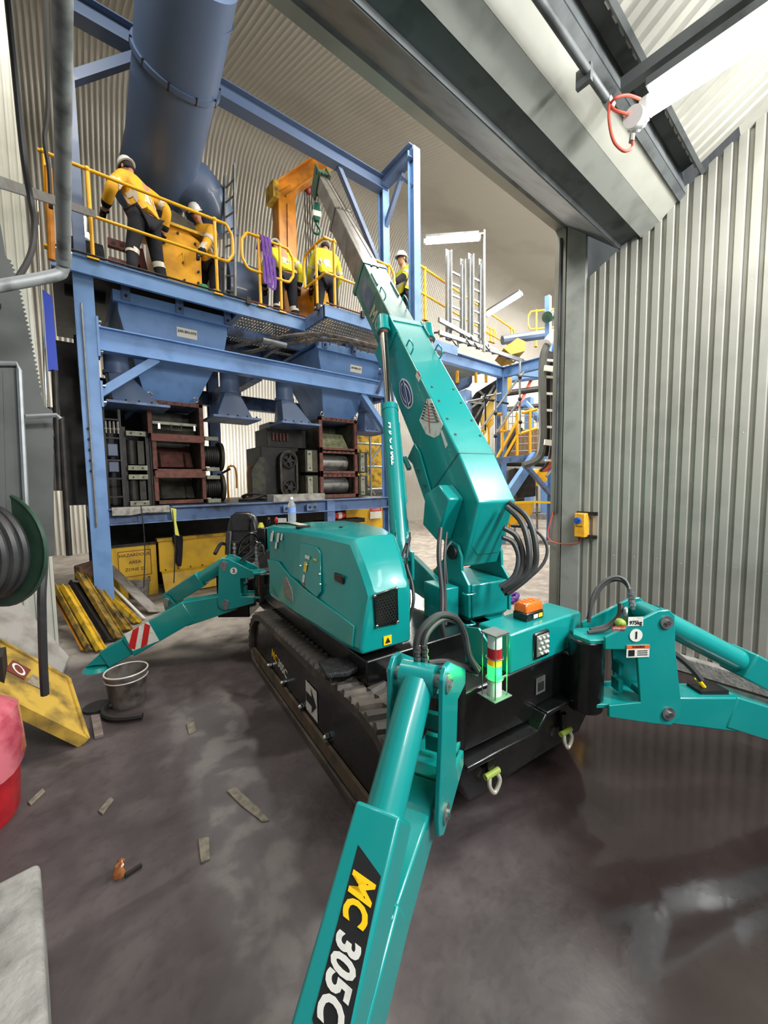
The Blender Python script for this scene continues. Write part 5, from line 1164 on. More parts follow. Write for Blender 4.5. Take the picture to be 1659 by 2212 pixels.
def person(label,loc,rz,lean=0.0,twist=(0,0),hands=None,shirt=HIVIS,legspread=.12,head_tilt=0.0,scale=1.0,glove=NAVY,face=True,knee=0.0,navy_sleeve=False):
    t=thing('person',label,'person',loc,rz,'workers on the platform'); s=scale
    piv=V((0,0,.97)); R=Matrix.Rotation(-lean,3,'X')@Matrix.Rotation(twist[0],3,'Y')
    def U(x,y,z): return (piv+R@(V((x,y,z))-piv))*s
    def D_(x,y,z): return V((x,y,z))*s
    N={}
    def nd(k,p,r): N[k]=(p,r*s if not isinstance(r,tuple) else tuple(q*s for q in r))
    nd('pelvis',D_(0,0,.97),.125); nd('waist',U(0,0,1.10),.118); nd('chest',U(0,-.01,1.30),.135); nd('neckb',U(0,-.01,1.46),.075); nd('neck',U(0,.01,1.54),.055); nd('skull',U(0,.03,1.63),.07)
    E_=[('pelvis','waist'),('waist','chest'),('chest','neckb'),('neckb','neck'),('neck','skull')]
    hands=hands or {}
    for sg,sd in ((-1,'l'),(1,'r')):
        sh=U(sg*.185,-.01,1.42); hand=hands.get(sd,(sg*.30,.10,.82)); hp=V(hand)*s
        mid=(sh+hp)/2; dl=(hp-sh); L=dl.length; half=.30*s; off_=math.sqrt(max(half*half-(L/2)**2,0.0004))
        bend=V((sg*.6,-.7,-.35)); bend=(bend-dl.normalized()*bend.dot(dl.normalized())).normalized()
        el=mid+bend*off_
        nd('sh'+sd,sh,.078); nd('el'+sd,el,.05); nd('wr'+sd,hp,.034)
        d=(hp-el).normalized(); pl_=hp+d*.055*s; nd('pa'+sd,pl_,.036)
        E_+=[('chest','sh'+sd),('sh'+sd,'el'+sd),('el'+sd,'wr'+sd),('wr'+sd,'pa'+sd)]
        x_=d.cross(V((0,0,1))); x_=x_.normalized() if x_.length>.1 else V((1,0,0)); y_=x_.cross(d)
        for i,(o_,ln) in enumerate(((-.026,.06),(-.009,.072),(.009,.068),(.026,.052))):
            a=pl_+x_*o_*s+d*.03*s; nd('f%d%s'%(i,sd),a,.011); nd('g%d%s'%(i,sd),a+d*ln*.6*s-y_*.012*s,.009); nd('h%d%s'%(i,sd),a+d*ln*.9*s-y_*.035*s,.008)
            E_+=[('pa'+sd,'f%d%s'%(i,sd)),('f%d%s'%(i,sd),'g%d%s'%(i,sd)),('g%d%s'%(i,sd),'h%d%s'%(i,sd))]
        a=hp+d*.02*s-x_*.035*s*sg; nd('t0'+sd,a,.012); nd('t1'+sd,a+d*.035*s-x_*.02*s*sg,.010); E_+=[('wr'+sd,'t0'+sd),('t0'+sd,'t1'+sd)]
        nd('hip'+sd,D_(sg*.10,0,.90),.098); nd('kn'+sd,D_(sg*(.10+legspread*.4),.03+knee,.50),.066); nd('an'+sd,D_(sg*(.10+legspread*.7),-.02,.10),.045); nd('to'+sd,D_(sg*(.11+legspread*.8),.14,.045),.04)
        E_+=[('pelvis','hip'+sd),('hip'+sd,'kn'+sd),('kn'+sd,'an'+sd),('an'+sd,'to'+sd)]
    vs,fs=skin(N,E_); b=MB(); b.v=vs; b.f=fs; mk('body',b,SKIN,t,local=True,angle=180)
    def cloth(keys,grow,edges=None,sub=2):
        n={k:(N[k][0],N[k][1]+grow*s) for k in keys}; return skin(n,[e for e in E_ if e[0] in n and e[1] in n],sub)
    sv_,sf=cloth(['waist','pelvis','chest','neckb','shl','ell','wrl','shr','elr','wrr'],.022)
    zax=(R@V((0,0,1)))
    def hgt(c): return (c-piv*s).dot(zax)/s+.97
    b=MB(); b.v=sv_; b.f=[f for f in sf]; mk('shirt',b,shirt,t,local=True,angle=180)
    mk('reflective_band',submesh(sv_,sf,lambda c: 1.12<hgt(c)<1.20 and abs((R.transposed()@(c-piv*s)).x)<.24*s,.006),SILV,t,local=True,angle=180)
    mk('shirt_hem',submesh(sv_,sf,lambda c: .90<hgt(c)<.955 and abs(c.x)<.22*s,.006),SILV,t,local=True,angle=180)
    for sd in 'lr':
        e=N['el'+sd][0]; a=N['sh'+sd][0]; ax=(e-a).normalized(); Ls=(e-a).length
        mk('sleeve_band',submesh(sv_,sf,lambda c: .62*Ls<(c-a).dot(ax)<.86*Ls and ((c-a)-ax*(c-a).dot(ax)).length<.095*s,.006),SILV,t,local=True,angle=180)
        wr=N['wr'+sd][0]; ax2=(wr-e).normalized(); L2=(wr-e).length
        mk('cuff',submesh(sv_,sf,lambda c: (.1 if navy_sleeve else .72)*L2<(c-e).dot(ax2) and ((c-e)-ax2*(c-e).dot(ax2)).length<.08*s,.004),NAVY,t,local=True,angle=180)
        gp={k:N[k] for k in N if k.endswith(sd) and (k[:2]=='pa' or k[0] in 'fgh' and k[1].isdigit() or k[:2] in ('t0','t1','wr'))}
        g={k:(p,r+.004*s) for k,(p,r) in gp.items()}; gv,gf=skin(g,[e_ for e_ in E_ if e_[0] in g and e_[1] in g],1); gb=MB(); gb.v=gv; gb.f=gf; mk('glove',gb,glove,t,local=True,angle=180)
    tv,tf=cloth(['pelvis','hipl','knl','anl','hipr','knr','anr'],.02)
    b=MB(); b.v=tv; b.f=tf; mk('trousers',b,NAVY,t,local=True,angle=180)
    for sg in (-1,1): mk('knee_band',submesh(tv,tf,lambda c: .39*s<c.z<.45*s and c.x*sg>0,.006),SILV,t,local=True,angle=180)
    for sd in 'lr':
        bv,bf=skin({k:(N[k][0],N[k][1]+.018*s) for k in ('an'+sd,'to'+sd)},[('an'+sd,'to'+sd)],1); b=MB(); b.v=bv; b.f=bf; mk('boot',b,INK,t,local=True,angle=180)
    # head: skull with jaw, nose, ears, eyes, hair, helmet
    HR=R@Matrix.Rotation(-head_tilt,3,'X')@Matrix.Rotation(twist[1],3,'Z'); hc=U(0,.03,1.66)
    def H(x,y,z): return hc+(HR@V((x,y,z)))*s
    rings=[]
    for z,rx,ry,yo in ((-.115,.028,.03,.045),(-.10,.045,.05,.03),(-.07,.058,.075,.012),(-.03,.068,.088,.004),(.02,.074,.094,0),(.06,.07,.09,-.002),(.095,.05,.066,-.004),(.115,.02,.03,-.004)):
        rings.append([H(rx*math.cos(a),ry*math.sin(a)+yo,z) for a in [k*.3927 for k in range(16)]])
    hd_=mk('head',MB().loft(rings),SKIN,t,local=True,angle=180)
    mk('nose',MB().loft([[H(x*w_,.085+y_,z) for x,y_ in ((-1,0),(1,0),(0,.018*k))] for z,w_,k in ((.012,.006,.4),(-.025,.014,1.5),(-.04,.012,.6))]),SKIN,hd_,local=True,angle=180)
    mk('mouth',MB().obox(H(0,.083,-.066),HR@V((.022,0,0))*s,HR@V((0,.004,0))*s,HR@V((0,0,.004))*s),mat('lips',(150,80,74),.6),hd_,local=True)
    for sg in (-1,1):
        mk('ear',MB().ball(H(sg*.074,-.005,-.01),(.012*s,.022*s,.032*s),8,6),SKIN,hd_,local=True)
        mk('eye',MB().ball(H(sg*.03,.085,.012),(.012*s,.008*s,.008*s),8,6),mat('eye_dark',(40,34,32),.3),hd_,local=True)
    mk('safety_glasses',MB().tube(smooth([H(-.078,-.01,.012),H(-.06,.088,.014),H(0,.104,.012),H(.06,.088,.014),H(.078,-.01,.012)],4),.011*s,6),mat('glasses',(40,42,46),.15),hd_,local=True)
    mk('hair',MB().loft([[H(rx*math.cos(a),ry*math.sin(a)+yo,z) for a in [k*.3927 for k in range(16)]] for z,rx,ry,yo in ((-.06,.066,.03,-.066),(-.03,.074,.07,-.028),(.03,.078,.085,-.014),(.06,.075,.092,-.004))]),mat('hair_dark',(38,32,28),.8),hd_,local=True,angle=180)
    hl=mk('helmet',MB().loft([[H(rx*math.cos(a),ry*math.sin(a)-.004,z) for a in [k*.2618 for k in range(24)]] for z,rx,ry in ((.035,.092,.112),(.06,.093,.113),(.10,.083,.102),(.135,.058,.074),(.15,.022,.03))]),HELM,t,local=True,angle=180)
    mk('brim',MB().loft([[H(rx*math.cos(a),ry*math.sin(a)-.004+(.035 if math.sin(a)>.2 else 0)*math.sin(a),z) for a in [k*.2618 for k in range(24)]] for z,rx,ry in ((.030,.094,.114),(.024,.108,.128),(.030,.110,.130),(.042,.095,.115))]),HELM,hl,local=True,angle=180)
    return t
def face(dx,dy): return math.atan2(-dx,dy)
person('person in gold shirt and dark trousers leaning over the left yellow handrail, back turned',(1.02,6.42,PZ),face(-.45,.88),lean=.26,twist=(-.10,0),hands={'l':(-.34,.30,.98),'r':(.36,.10,1.0)},shirt=HIVISO,head_tilt=.2,legspread=.2)
person('person in gold and navy workwear crouching in the shade beside the yellow chute, facing out',(2.02,7.0,PZ),face(-.75,-.6),lean=.40,twist=(0,.2),hands={'l':(-.18,.48,.85),'r':(.16,.46,.80)},shirt=HIVISO,head_tilt=.25,knee=.08,scale=.97)
q=dep(618,640,6.9); person('person in yellow shirt bending behind the purple sling, back turned',(q.x,q.y,PZ),face(.1,1),lean=.42,twist=(-.10,0),hands={'l':(-.22,.5,.92),'r':(.34,.22,.95)},head_tilt=.35)
q=dep(706,640,7.0); person('person in yellow shirt at the platform corner just left of the boom, back turned',(q.x,q.y,PZ),face(.25,1),lean=.30,twist=(.08,0),hands={'l':(-.16,.5,1.0),'r':(.26,.46,.98)},head_tilt=.3)
q=dep(874,600,7.75); person('person standing behind the blue post, facing left with a hand on the rail',(q.x,q.y,PZ+.05),face(-1,.12),lean=.05,hands={'l':(-.26,.42,1.0),'r':(.24,.30,1.02)},navy_sleeve=True,head_tilt=.05)

# ================================================================== LAMPS
def batten(label,p,q,r,name='batten_light',power=None):
    p=V(p); q=V(q); d=(q-p).normalized()
    t=thing(name,label,'lamp',tuple((p+q)/2))
    mk('tube',MB().cyl(p,q,r,n=16),TUBE,t,label='lit white tube')
    up=V((0,0,1)); mk('housing',MB().beam(p+up*r*1.45,q+up*r*1.45,r*2.9,r*.8),DKGRY,t)
    for e,sg in ((p,-1),(q,1)): mk('end_cap',MB().cyl(e,e+d*sg*.04,r*1.05,n=16),WHITE,t)
    return t
L0_=dep(1404,228,2.25); 
bl=batten('long lit batten lamp under the annexe ceiling, top right',L0_,(L0_.x,L0_.y-1.35,L0_.z),.055)
mk('support_rail',MB().beam(dep(1345,188,2.32),dep(1345,188,2.32)+V((0,-1.9,.02)),.065,.065),DKGRY,bl)
jb=dep(1374,262,2.2); jl=mk('junction_box',MB().cyl(jb-V((.05,0,0)),jb+V((.05,0,.03)),.05,n=20),WHITE,bl,label='round white junction box')
for k in range(12): 
    a=k*.5236; y_=V((0,math.cos(a)*.05,math.sin(a)*.05)); mk('ridge',MB().cyl(jb+y_+V((.02,0,.012)),jb+y_+V((.055,0,.03)),.007,n=5),WHITE,jl)
mk('gland',MB().cyl(dep(1366,292,2.16),dep(1364,306,2.16),.014,n=8),STEEL,bl)
for pts in ([(1316,222,2.2),(1316,262,2.16),(1326,305,2.15),(1348,326,2.15),(1366,318,2.16),(1365,300,2.16)],[(1318,225,2.2),(1330,212,2.16),(1356,206,2.16),(1382,214,2.2)],[(1318,226,2.2),(1328,238,2.16),(1350,245,2.16),(1360,248,2.2)]):
    mk('cable',MB().tube(smooth([dep(*q) for q in pts],6),.008,8),REDC,bl,label='red cable loop')
batten('lit batten lamp on a pole above the far walkway, level',dep(920,522,8.3),dep(1034,514,8.1),.055)
batten('lit batten lamp slanting up beside the far walkway rail',dep(1053,680,9.6),dep(1124,636,9.0),.05)
batten('small glaring lamp on the arm behind the left handrail',dep(184,472,6.6),dep(184,516,6.6),.06)
o=mk('lamp_bracket',MB().beam(dep(-30,384,2.6),dep(200,461,4.6),.07,.07),GALV); tag(o,'pale square lamp arm reaching in from the left edge','arm')
o=thing('lamp_pole','slim grey pole carrying the level batten lamp','pole',tuple(dep(1046,745,8.2)))
mk('pole',MB().cyl(dep(1046,760,8.2),dep(1046,497,8.2),.025,n=10),GALV,o); mk('bracket',MB().beam(dep(955,512,8.25),dep(1046,505,8.2),.05,.04),DKGRY,o)

# ================================================================== LEFT EDGE
struct('wall_left',MB().box((-5.0,5.3,0),(-.186,5.4,9)),CREAM,angle=0)
mb=MB()
for x in (-.21,-.27,-.34,-.43): mb.box((x,5.28,0),(x+.02,5.3,9))
mb.box((-.85,2.72,0),(-.62,2.95,5))
struct('trim_9',mb,CREAM,angle=0)
def yl(x,y,Y=2.7): return ony(x,y,Y)
edge=[(0,480),(7,520),(12,552)]
n=30
for i in range(n):
    f=i/n; y=560+f*285; x=16+70*f**.8; edge.append((x,y)); edge.append((x+9-2*f,y+4))
edge+=[(88,850),(97,878),(114,888),(118,1200),(-70,1230),(-70,470)]
o=mk('toothed_sheet',MB().prism([yl(x,y) for x,y in edge],(0,-.006,0)),PANELG,angle=0); tag(o,'dark grey sheet with a saw-toothed edge at the left','sheet')
struct('trim_10',MB().box((-.66,2.66,5.4),(-.05,2.72,5.46)),DKGRY)
t=thing('gate_leaf','grey sheet gate leaf with a tubular frame at the left edge','gate',tuple(yl(20,1250,2.62)))
mk('sheet',MB().prism([yl(x,y,2.62) for x,y in [(-70,788),(40,788),(64,1262),(-70,1280)]],(0,-.01,0)),PANELG,t)
mk('frame_tube',MB().tube([yl(-70,785,2.6),yl(36,786,2.6),yl(41,800,2.6),yl(64,1262,2.6)],.013,8),GALV,t)
mk('rib',MB().beam(yl(-4,800,2.6),yl(8,1262,2.6),.03,.02,(0,1,0)),PANELG,t)
mk('hasp',MB().tube([yl(56,900,2.6),yl(122,897,2.6),yl(130,905,2.6)],.012,6),GALV,t)
t=thing('drop_pipe','thick grey pipe coming down with an elbow to the left','pipe',tuple(dep(137,590,1.7)))
mk('pipe',MB().tube([dep(134,-60,.98)+(dep(134,-60,.98)-dep(136,300,1.3))*1.6,dep(134,-60,.98),dep(136,300,1.3),dep(138,560,1.66)],.024,20),mat('pipe_grey',(150,152,150),.5,.2,(84,84,82),12,.5),t); mk('elbow',MB().tube(smooth([dep(138,555,1.66),dep(135,582,1.68),dep(110,597,1.66),dep(-60,628,1.5)],6),.0235,16),mat('pipe_grey',(150,152,150),.5,.2),t)
mk('coupling',MB().cyl(dep(138,540,1.64),dep(138,570,1.67),.028,n=16),GALV,t)
o=mk('cable',MB().tube(smooth([dep(14,-30,1.9),dep(30,130,2.0),dep(50,330,2.1),dep(66,430,2.2),dep(74,490,2.2),dep(62,560,2.1),dep(0,655,1.9),dep(-40,700,1.8)],6),.015,8),INK); tag(o,'black cable hanging down in front of the cream panels','cable')
o=mk('conduit_pipe',MB().cyl(ony(80,430,5.2),ony(101,905,5.2),.012,n=8),CHROME); tag(o,'thin shiny pipe beside the saw-toothed sheet','pipe')
o=mk('orange_post',MB().cyl(ony(104,362,5.6),ony(112,562,5.6),.035,n=10),ORNG); tag(o,'orange post seen left of the thick grey pipe','post')
o=mk('blue_sheet',MB().prism([ony(x,y,5.9) for x,y in [(92,625),(112,640),(126,800),(104,800)]],(0,.05,0)),mat('deep_blue',(44,72,190),.5)); tag(o,'bright blue sheet between the left wall and the blue column','sheet')
o=mk('cable',MB().tube(smooth([ony(100,0,5.2),ony(103,230,5.2),ony(96,300,5.2),ony(106,370,5.2),ony(110,450,5.2)],6),.02,6),INK); tag(o,'dark cable hanging left of the thick pipe, with a loop','cable')
t=thing('service_pipes','dark pipes and valves on the left wall behind the hose reel','pipes',tuple(ony(120,1100,5.6)))
for x0,x1,y0,y1 in ((118,128,800,1060),(108,118,880,1060),(132,150,900,1200)): mk('pipe',MB().cyl(ony(x0,y0,5.7),ony(x1,y1,5.7),.03,n=10),DARK,t)
for y in (935,955,975): mk('valve',MB().cyl(ony(98,y,5.6),ony(116,y,5.6),.05,n=10),STEEL,t)
# hose reel
t=thing('hose_reel','green hose reel with grey hose coiled on it at the left edge','reel',(-.4,2.4,1.2))
ax=V((.74,.67,0)).normalized(); c2=V((-.30,2.70,1.40)); c1=c2-ax*.36
for c,r in ((c2,.285),(c1,.285)): 
    f=mk('flange',MB().cyl(c-ax*.006,c+ax*.006,r,n=40),GREENR,t); mk('flange_rim',MB().ring(c,ax,r,.010,40,6),GREENR,f)
mk('drum',MB().cyl(c1,c2,.14,n=24),GREENR,t)
for k in range(7):
    c=c1+ax*(.035+k*.046); mk('hose_coil',MB().ring(c,ax+V((.02*(k%2),0,.03)),.222+.008*(k%2),.022,40,8),HOSE,t,label='grey hose coil')
mk('hose_end',MB().tube(smooth([c1+ax*.17+V((.18,-.06,.12)),dep(88,1180,2.2),dep(90,1300,2.2),dep(93,1420,2.25),dep(97,1500,2.3)],6),.022,8),HOSE,t,label='hanging free end of the grey hose')
mk('bracket',MB().box((-.70,2.63,1.32),(-.25,2.72,1.48)),DKGRY,t)
# ---- boards, channels and rubbish on the floor, left
def fdep(p): return (p-CAM).dot(FWD)
t=thing('sign_board','dirty yellow framed board with a small sign lying propped on the floor','board',tuple(onz(120,1600,0)))
p2=onz(187,1597,.03); D2=fdep(p2); p1=dep(146,1467,D2+.38); p3=dep(-20,1494,D2-.25); p4=p1+p3-p2
nb=(p1-p2).cross(p3-p2).normalized(); nb=nb if nb.z>0 else -nb
BY=mat('board_yellow',(190,156,62),.65,0,(104,84,44),7,.6); mk('board',MB().prism([p1,p2,p3,p4],-nb*.02),BY,t)
for a,b in ((p1,p2),(p2,p3),(p1,p4)): mk('edge_strip',MB().beam(a-nb*.02,b-nb*.02,.025,.07,nb),BY,t)
cX=(p2-p3).normalized(); cY=(p1-p2).normalized(); cc=p3+(p2-p3)*.42+(p1-p2)*.62
sticker('sign_plate',cc-cX*.05,cX,cY,.13,.15,mat('sign_brown2',(110,50,36),.6),t,off=.004); mk('sign_ring',MB().prism([v+nb*.006 for v in ell(cc-cX*.05,cX,cY,.045,.055)],nb*.001),LABW,t,angle=0); mk('sign_core',MB().prism([v+nb*.0075 for v in ell(cc-cX*.05,cX,cY,.030,.04)],nb*.001),mat('sign_brown2',(110,50,36),.6),t,angle=0)
sticker('sign_text',cc+cX*.09-cY*.03,cX,cY,.13,.12,mat('faded_grey',(150,140,120),.6,0,(110,96,80),40,.6),t,off=.004)
mk('prop_block',MB().obox(p3.lerp(p4,.4)+V((-.02,0,-.20)),(.1,0,0),(0,.1,0),(0,0,max(.05,(p3.lerp(p4,.4).z-.03)/2-.0))),DARK,t)
o=thing('grey_board','pale grey board with a brown rust patch leaning behind the yellow sign board','board',tuple(onz(130,1455,0)))
g2=onz(130,1462,.02); Dg=fdep(g2); g1=dep(149,1418,Dg+.25); g3=dep(-10,1378,Dg-.1); g4=dep(36,1292,Dg+.3)
mk('board',MB().prism([g1,g2,g3,dep(-12,1288,Dg+.2),g4],(0,.0,-.03)),mat('board_grey',(150,146,140),.7,0,(118,112,106),6,.5),o)
ng=(g1-g2).cross(g3-g2).normalized(); ng=ng if ng.dot(CAM-g2)>0 else -ng
def ong(x,y): d=_ray(x,y); return CAM+d*((g2-CAM).dot(ng)/d.dot(ng))
mk('rust_patch',MB().prism([ong(x,y)+ng*.012 for x,y in [(24,1340),(45,1330),(72,1352),(84,1385),(70,1402),(44,1380)]],ng*.002),mat('rust_brown',(140,94,58),.8,0,(110,76,50),14,.5),o,angle=0)
CHY=mat('channel_yellow',(206,166,36),.55,0,(120,98,34),9,.45); CHD=mat('channel_dirty',(168,132,36),.65,0,(60,52,34),9,.75)
CH=[((116,1280),(181,1404),.05,ORNG,'orange-brown pole leaning at the left of the channel stack'),((124,1264),(200,1404),.09,CHD,'dirty yellow steel channel leaning second in the stack by the blue column'),
    ((139,1266),(219,1404),.07,CHY,'clean yellow steel channel leaning third in the stack by the blue column'),((160,1258),(240,1384),.10,DARK,'black greasy channel leaning in the middle of the stack'),
    ((172,1238),(258,1378),.09,CHD,'dirty yellow channel leaning right of the black greasy one'),((192,1244),(277,1360),.09,CHD,'stained yellow channel leaning fifth from the right end of the stack'),
    ((210,1258),(298,1344),.08,CHY,'yellow channel leaning next to the white strip'),((228,1252),(312,1336),.05,WHITE,'thin white strip leaning between yellow channel and grey panel'),((226,1216),(336,1322),.20,mat('board_grey',(150,146,140),.7),'wide pale grey panel leaning at the right of the stack')]
for (tx,ty),(bx,by),wd,m,l in CH:
    b=onz(bx,by,.03); tp=dep(tx,ty,fdep(b)+.55)
    t=thing('steel_channel',l,'channel',(b.x,b.y,0),0,'steel channels stacked against the blue column')
    d=(tp-b).normalized(); sd_=d.cross(V((.5,-.85,0))).normalized()
    mk('web',MB().beam(b,tp,wd,.012,d.cross(sd_)),m,t)
    if wd<.2 and wd>.05:
        for sg in (-1,1): mk('lip',MB().beam(b+sd_*sg*wd*.5,tp+sd_*sg*wd*.5,.012,.05,d.cross(sd_)),m,t)
o=mk('timber_offcut',MB().obox(dep(190,1232,5.3),(.12,.05,.02),(-.03,.09,.0),(.0,0,.10)),mat('timber',(150,118,98),.8,0,(104,80,66),10,.6),bevel=.01); tag(o,'dusty timber offcut lying on top of the leaning channels','timber')
t=thing('bucket','clear dirty plastic bucket with a white rim standing on the dark floor','bucket',tuple(onz(277,1522,0)))
p=onz(277,1516,0); bm_=mat('dirty_plastic',(120,112,106),.3,0,(74,64,60),14,.6); bm_.node_tree.nodes['Principled BSDF'].inputs['Transmission Weight'].default_value=.35
mk('body',MB().loft([[p+V((r*math.cos(j*.2618),r*math.sin(j*.2618),z)) for j in range(24)] for z,r in [(0,.115),(.02,.12),(.22,.14),(.23,.148),(.26,.15),(.26,.14),(.21,.132),(.03,.11)]]),bm_,t)
mk('rim',MB().ring(p+V((0,0,.26)),Z1,.146,.006,32,6),mat('rim_grey',(190,184,176),.3),t); mk('rim',MB().ring(p+V((0,0,.21)),Z1,.143,.005,32,6),mat('rim_grey',(190,184,176),.3),t)
o=mk('steel_hook',MB().tube(smooth([onz(x,y,.03) for x,y in [(262,1518),(236,1524),(224,1536),(232,1548),(262,1552),(308,1546)]],6),.022,8),DARK); tag(o,'curved dark steel strap lying in front of the bucket','strap')
o=mk('wood_scrap',MB().prism([onz(x,y,.0) for x,y in [(196,1551),(216,1549),(224,1592),(204,1598)]],(0,0,.025)),mat('scrap_grey',(120,106,100),.8,0,(90,78,72),18,.5),bevel=.004); tag(o,'flat grey scrap of board on the floor beside the yellow sign board','scrap')
o=mk('lid_scrap',MB().cyl(onz(210,1530,.0),onz(210,1530,.0)+V((0,0,.02)),.09,n=16),DARK); tag(o,'dark round scrap lying left of the bucket','scrap')
for i,(pts,l) in enumerate([([(490,1712),(508,1702),(560,1750),(582,1775),(566,1778),(520,1742)],'pale splintered timber flake on the dusty strip by the track'),([(428,1815),(452,1812),(454,1858),(434,1868)],'small flat buff wood chip on the floor'),([(402,1566),(420,1562),(425,1580),(408,1588)],'small square scrap on the dusty strip'),([(212,1755),(238,1724),(246,1730),(222,1762)],'thin pale stick on the dark floor'),([(60,1736),(92,1706),(98,1712),(66,1742)],'thin grey sliver on the dark floor near the red bag')]):
    o=mk('wood_chip',MB().prism([onz(x,y,.0) for x,y in pts],(0,0,.012)),mat('chip_buff',(132,124,108),.85,0,(96,90,80),25,.6),bevel=.003); tag(o,l,'scrap')
p=onz(255,1905,0); q=onz(262,1866,.05)
t=thing('foil_wrapper','crumpled copper coloured wrapper lying on the dark floor','wrapper',tuple(p))
dd=(q-p); sx_=dd.cross(Z1).normalized()
mk('wrapper',MB().loft([[p+dd*f+sx_*(w_*math.cos(a)*(1+.3*math.sin(3*a+f*9)))+Z1*(.02+h_*math.sin(a)) for a in [k*.628 for k in range(10)]] for f,w_,h_ in ((0,.022,.012),(.3,.024,.02),(.6,.018,.016),(.8,.008,.008),(1.0,.016,.008))]),mat('copper_foil',(190,120,70),.25,.4,(120,80,60),60,.5),t,angle=60)
o=mk('stick',MB().beam(onz(270,1892,.012),onz(306,1868,.012),.015,.012),DARK); tag(o,'short dark stick lying beside the copper wrapper','stick')
# red wrapped pail and concrete block at the left edge
t=thing('wrapped_pail','red plastic pail wrapped in torn clear film at the left edge','pail',tuple(onz(-60,1880,0)))
pc=dep(-75,1845,1.95); pc.z=.0
RP=mat('red_pail',(196,36,44),.35,0,(150,24,34),8,.4); WR=mat('pink_film',(206,110,120),.22,0,(170,60,76),9,.6,coat=.4)
top=.66
mk('pail',MB().loft([[pc+V((r*math.cos(j*.2618),r*math.sin(j*.2618),z)) for j in range(24)] for z,r in [(.0,.20),(.03,.215),(.34,.235),(.36,.24)]]),RP,t)
mk('film_wrap',MB().loft([[pc+V((r*(1+.035*math.sin(5*j*.2618+z*22))*math.cos(j*.2618),r*(1+.035*math.sin(4*j*.2618+z*17))*math.sin(j*.2618),z)) for j in range(24)] for z,r in [(.26,.245),(.32,.25),(.42,.25),(.50,.25),(.56,.235),(.60,.19),(top,.12)]]),WR,t,angle=25)
fx=(CAM-pc); fx.z=0; fx.normalize(); fx=(fx+V((.55,-.1,0))).normalized()
text('pail_lettering','E',.09,pc+fx*.262+V((0,0,.43)),Z1.cross(fx),Z1,LABW,t,off=.004,bold=.003)
t=thing('concrete_block','long pale concrete block at the bottom left corner','block',tuple(onz(20,2150,0)))
k1=onz(86,1858,.34); k2=onz(100,2120,.34); 
dx_=(k2-k1).normalized(); px_=V((dx_.y,-dx_.x,0)); px_=px_ if px_.x<0 else -px_
mk('block',MB().prism([k1,k1+dx_*1.0,k1+dx_*1.0+px_*.55,k1+px_*.55],(0,0,-.34)),CONC,t,bevel=.02,seg=3)

# ================================================================== FAR RIGHT PART OF THE HALL
RY=6.1
def y6(x,y,Y=RY): return ony(x,y,Y)
c0=y6(1086,806); ZW=c0.z+.12
t=thing('far_walkway','blue far walkway deck with light grating, right of the boom','walkway',(c0.x,c0.y,c0.z))
mk('edge_beam',MB().ibeam((5.6,RY,ZW-.12),(c0.x,RY,ZW-.12),.14,.26,.016),BLUE,t); mk('edge_beam',MB().ibeam((c0.x,RY,ZW-.12),(c0.x,4.3,ZW-.12),.14,.26,.016),BLUE,t)
mb=MB(); grate(mb,5.6,c0.x,RY+.05,8.6,ZW+.04); g=mk('grating',mb,GALV,t,angle=0); g['kind']='stuff'
mk('cross_joist',MB().beam((c0.x-2.0,RY,ZW-.02),(c0.x-1.7,8.6,ZW-.02),.1,.16),BLUE,t)
mk('column',MB().ibeam((c0.x,RY+.02,0),(c0.x,RY+.02,ZW-.2),.2,.2,.016,(0,1,0)),BLUE,t)
mk('column',MB().ibeam((10.05,5.2,0.08),(10.05,5.2,ZW+.6),.22,.22,.016,(0,1,0)),BLUE,t); mk('footing',MB().box((9.8,4.95,0),(10.3,5.45,.09)),CONC,t)
mk('beam',MB().beam(y6(1090,800),(10.05,5.25,ZW-.2),.12,.2),BLUE,t)
pa=ony(1155,985,5.4); pb=ony(1096,1072,5.4); mk('stair_stringer',MB().beam(pa,pb,.12,.26),BLUE,t); mk('landing_beam',MB().beam(ony(1070,996,5.6),ony(1170,985,5.6),.12,.16),BLUED,t)
mk('brace',MB().beam(ony(1138,1008,5.2),ony(1196,1076,5.2),.09,.1),BLUED,t)
# rails on the far walkway
ra=y6(923,691); rb=ony(1113,748,6.9)
railset('yellow handrail along the far walkway behind the cable channels',(ra.x-.35,ra.y,ra.z),(rb.x-.05,rb.y,rb.z),(.35,1.9,3.1,(V((rb.x-ra.x,rb.y-ra.y,0)).length+.1)),True,True,z=ra.z,H=1.08,r=.026)
qa=ony(1140,758,6.6); qb=ony(1225,700,5.6)
railset('yellow handrail at the far right end of the walkway beside the door jamb',(qa.x,qa.y,qa.z+.05),(qb.x+.4,qb.y,qb.z),(.25,.85,1.5),True,True,z=qa.z+.1,H=1.05,r=.026)
uu=ony(1052,736,7.6); railset('small yellow hoop rail behind the cable channels',(uu.x,uu.y,uu.z),(uu.x+.45,uu.y,uu.z),(.18,.34),False,True,z=uu.z,H=.42)
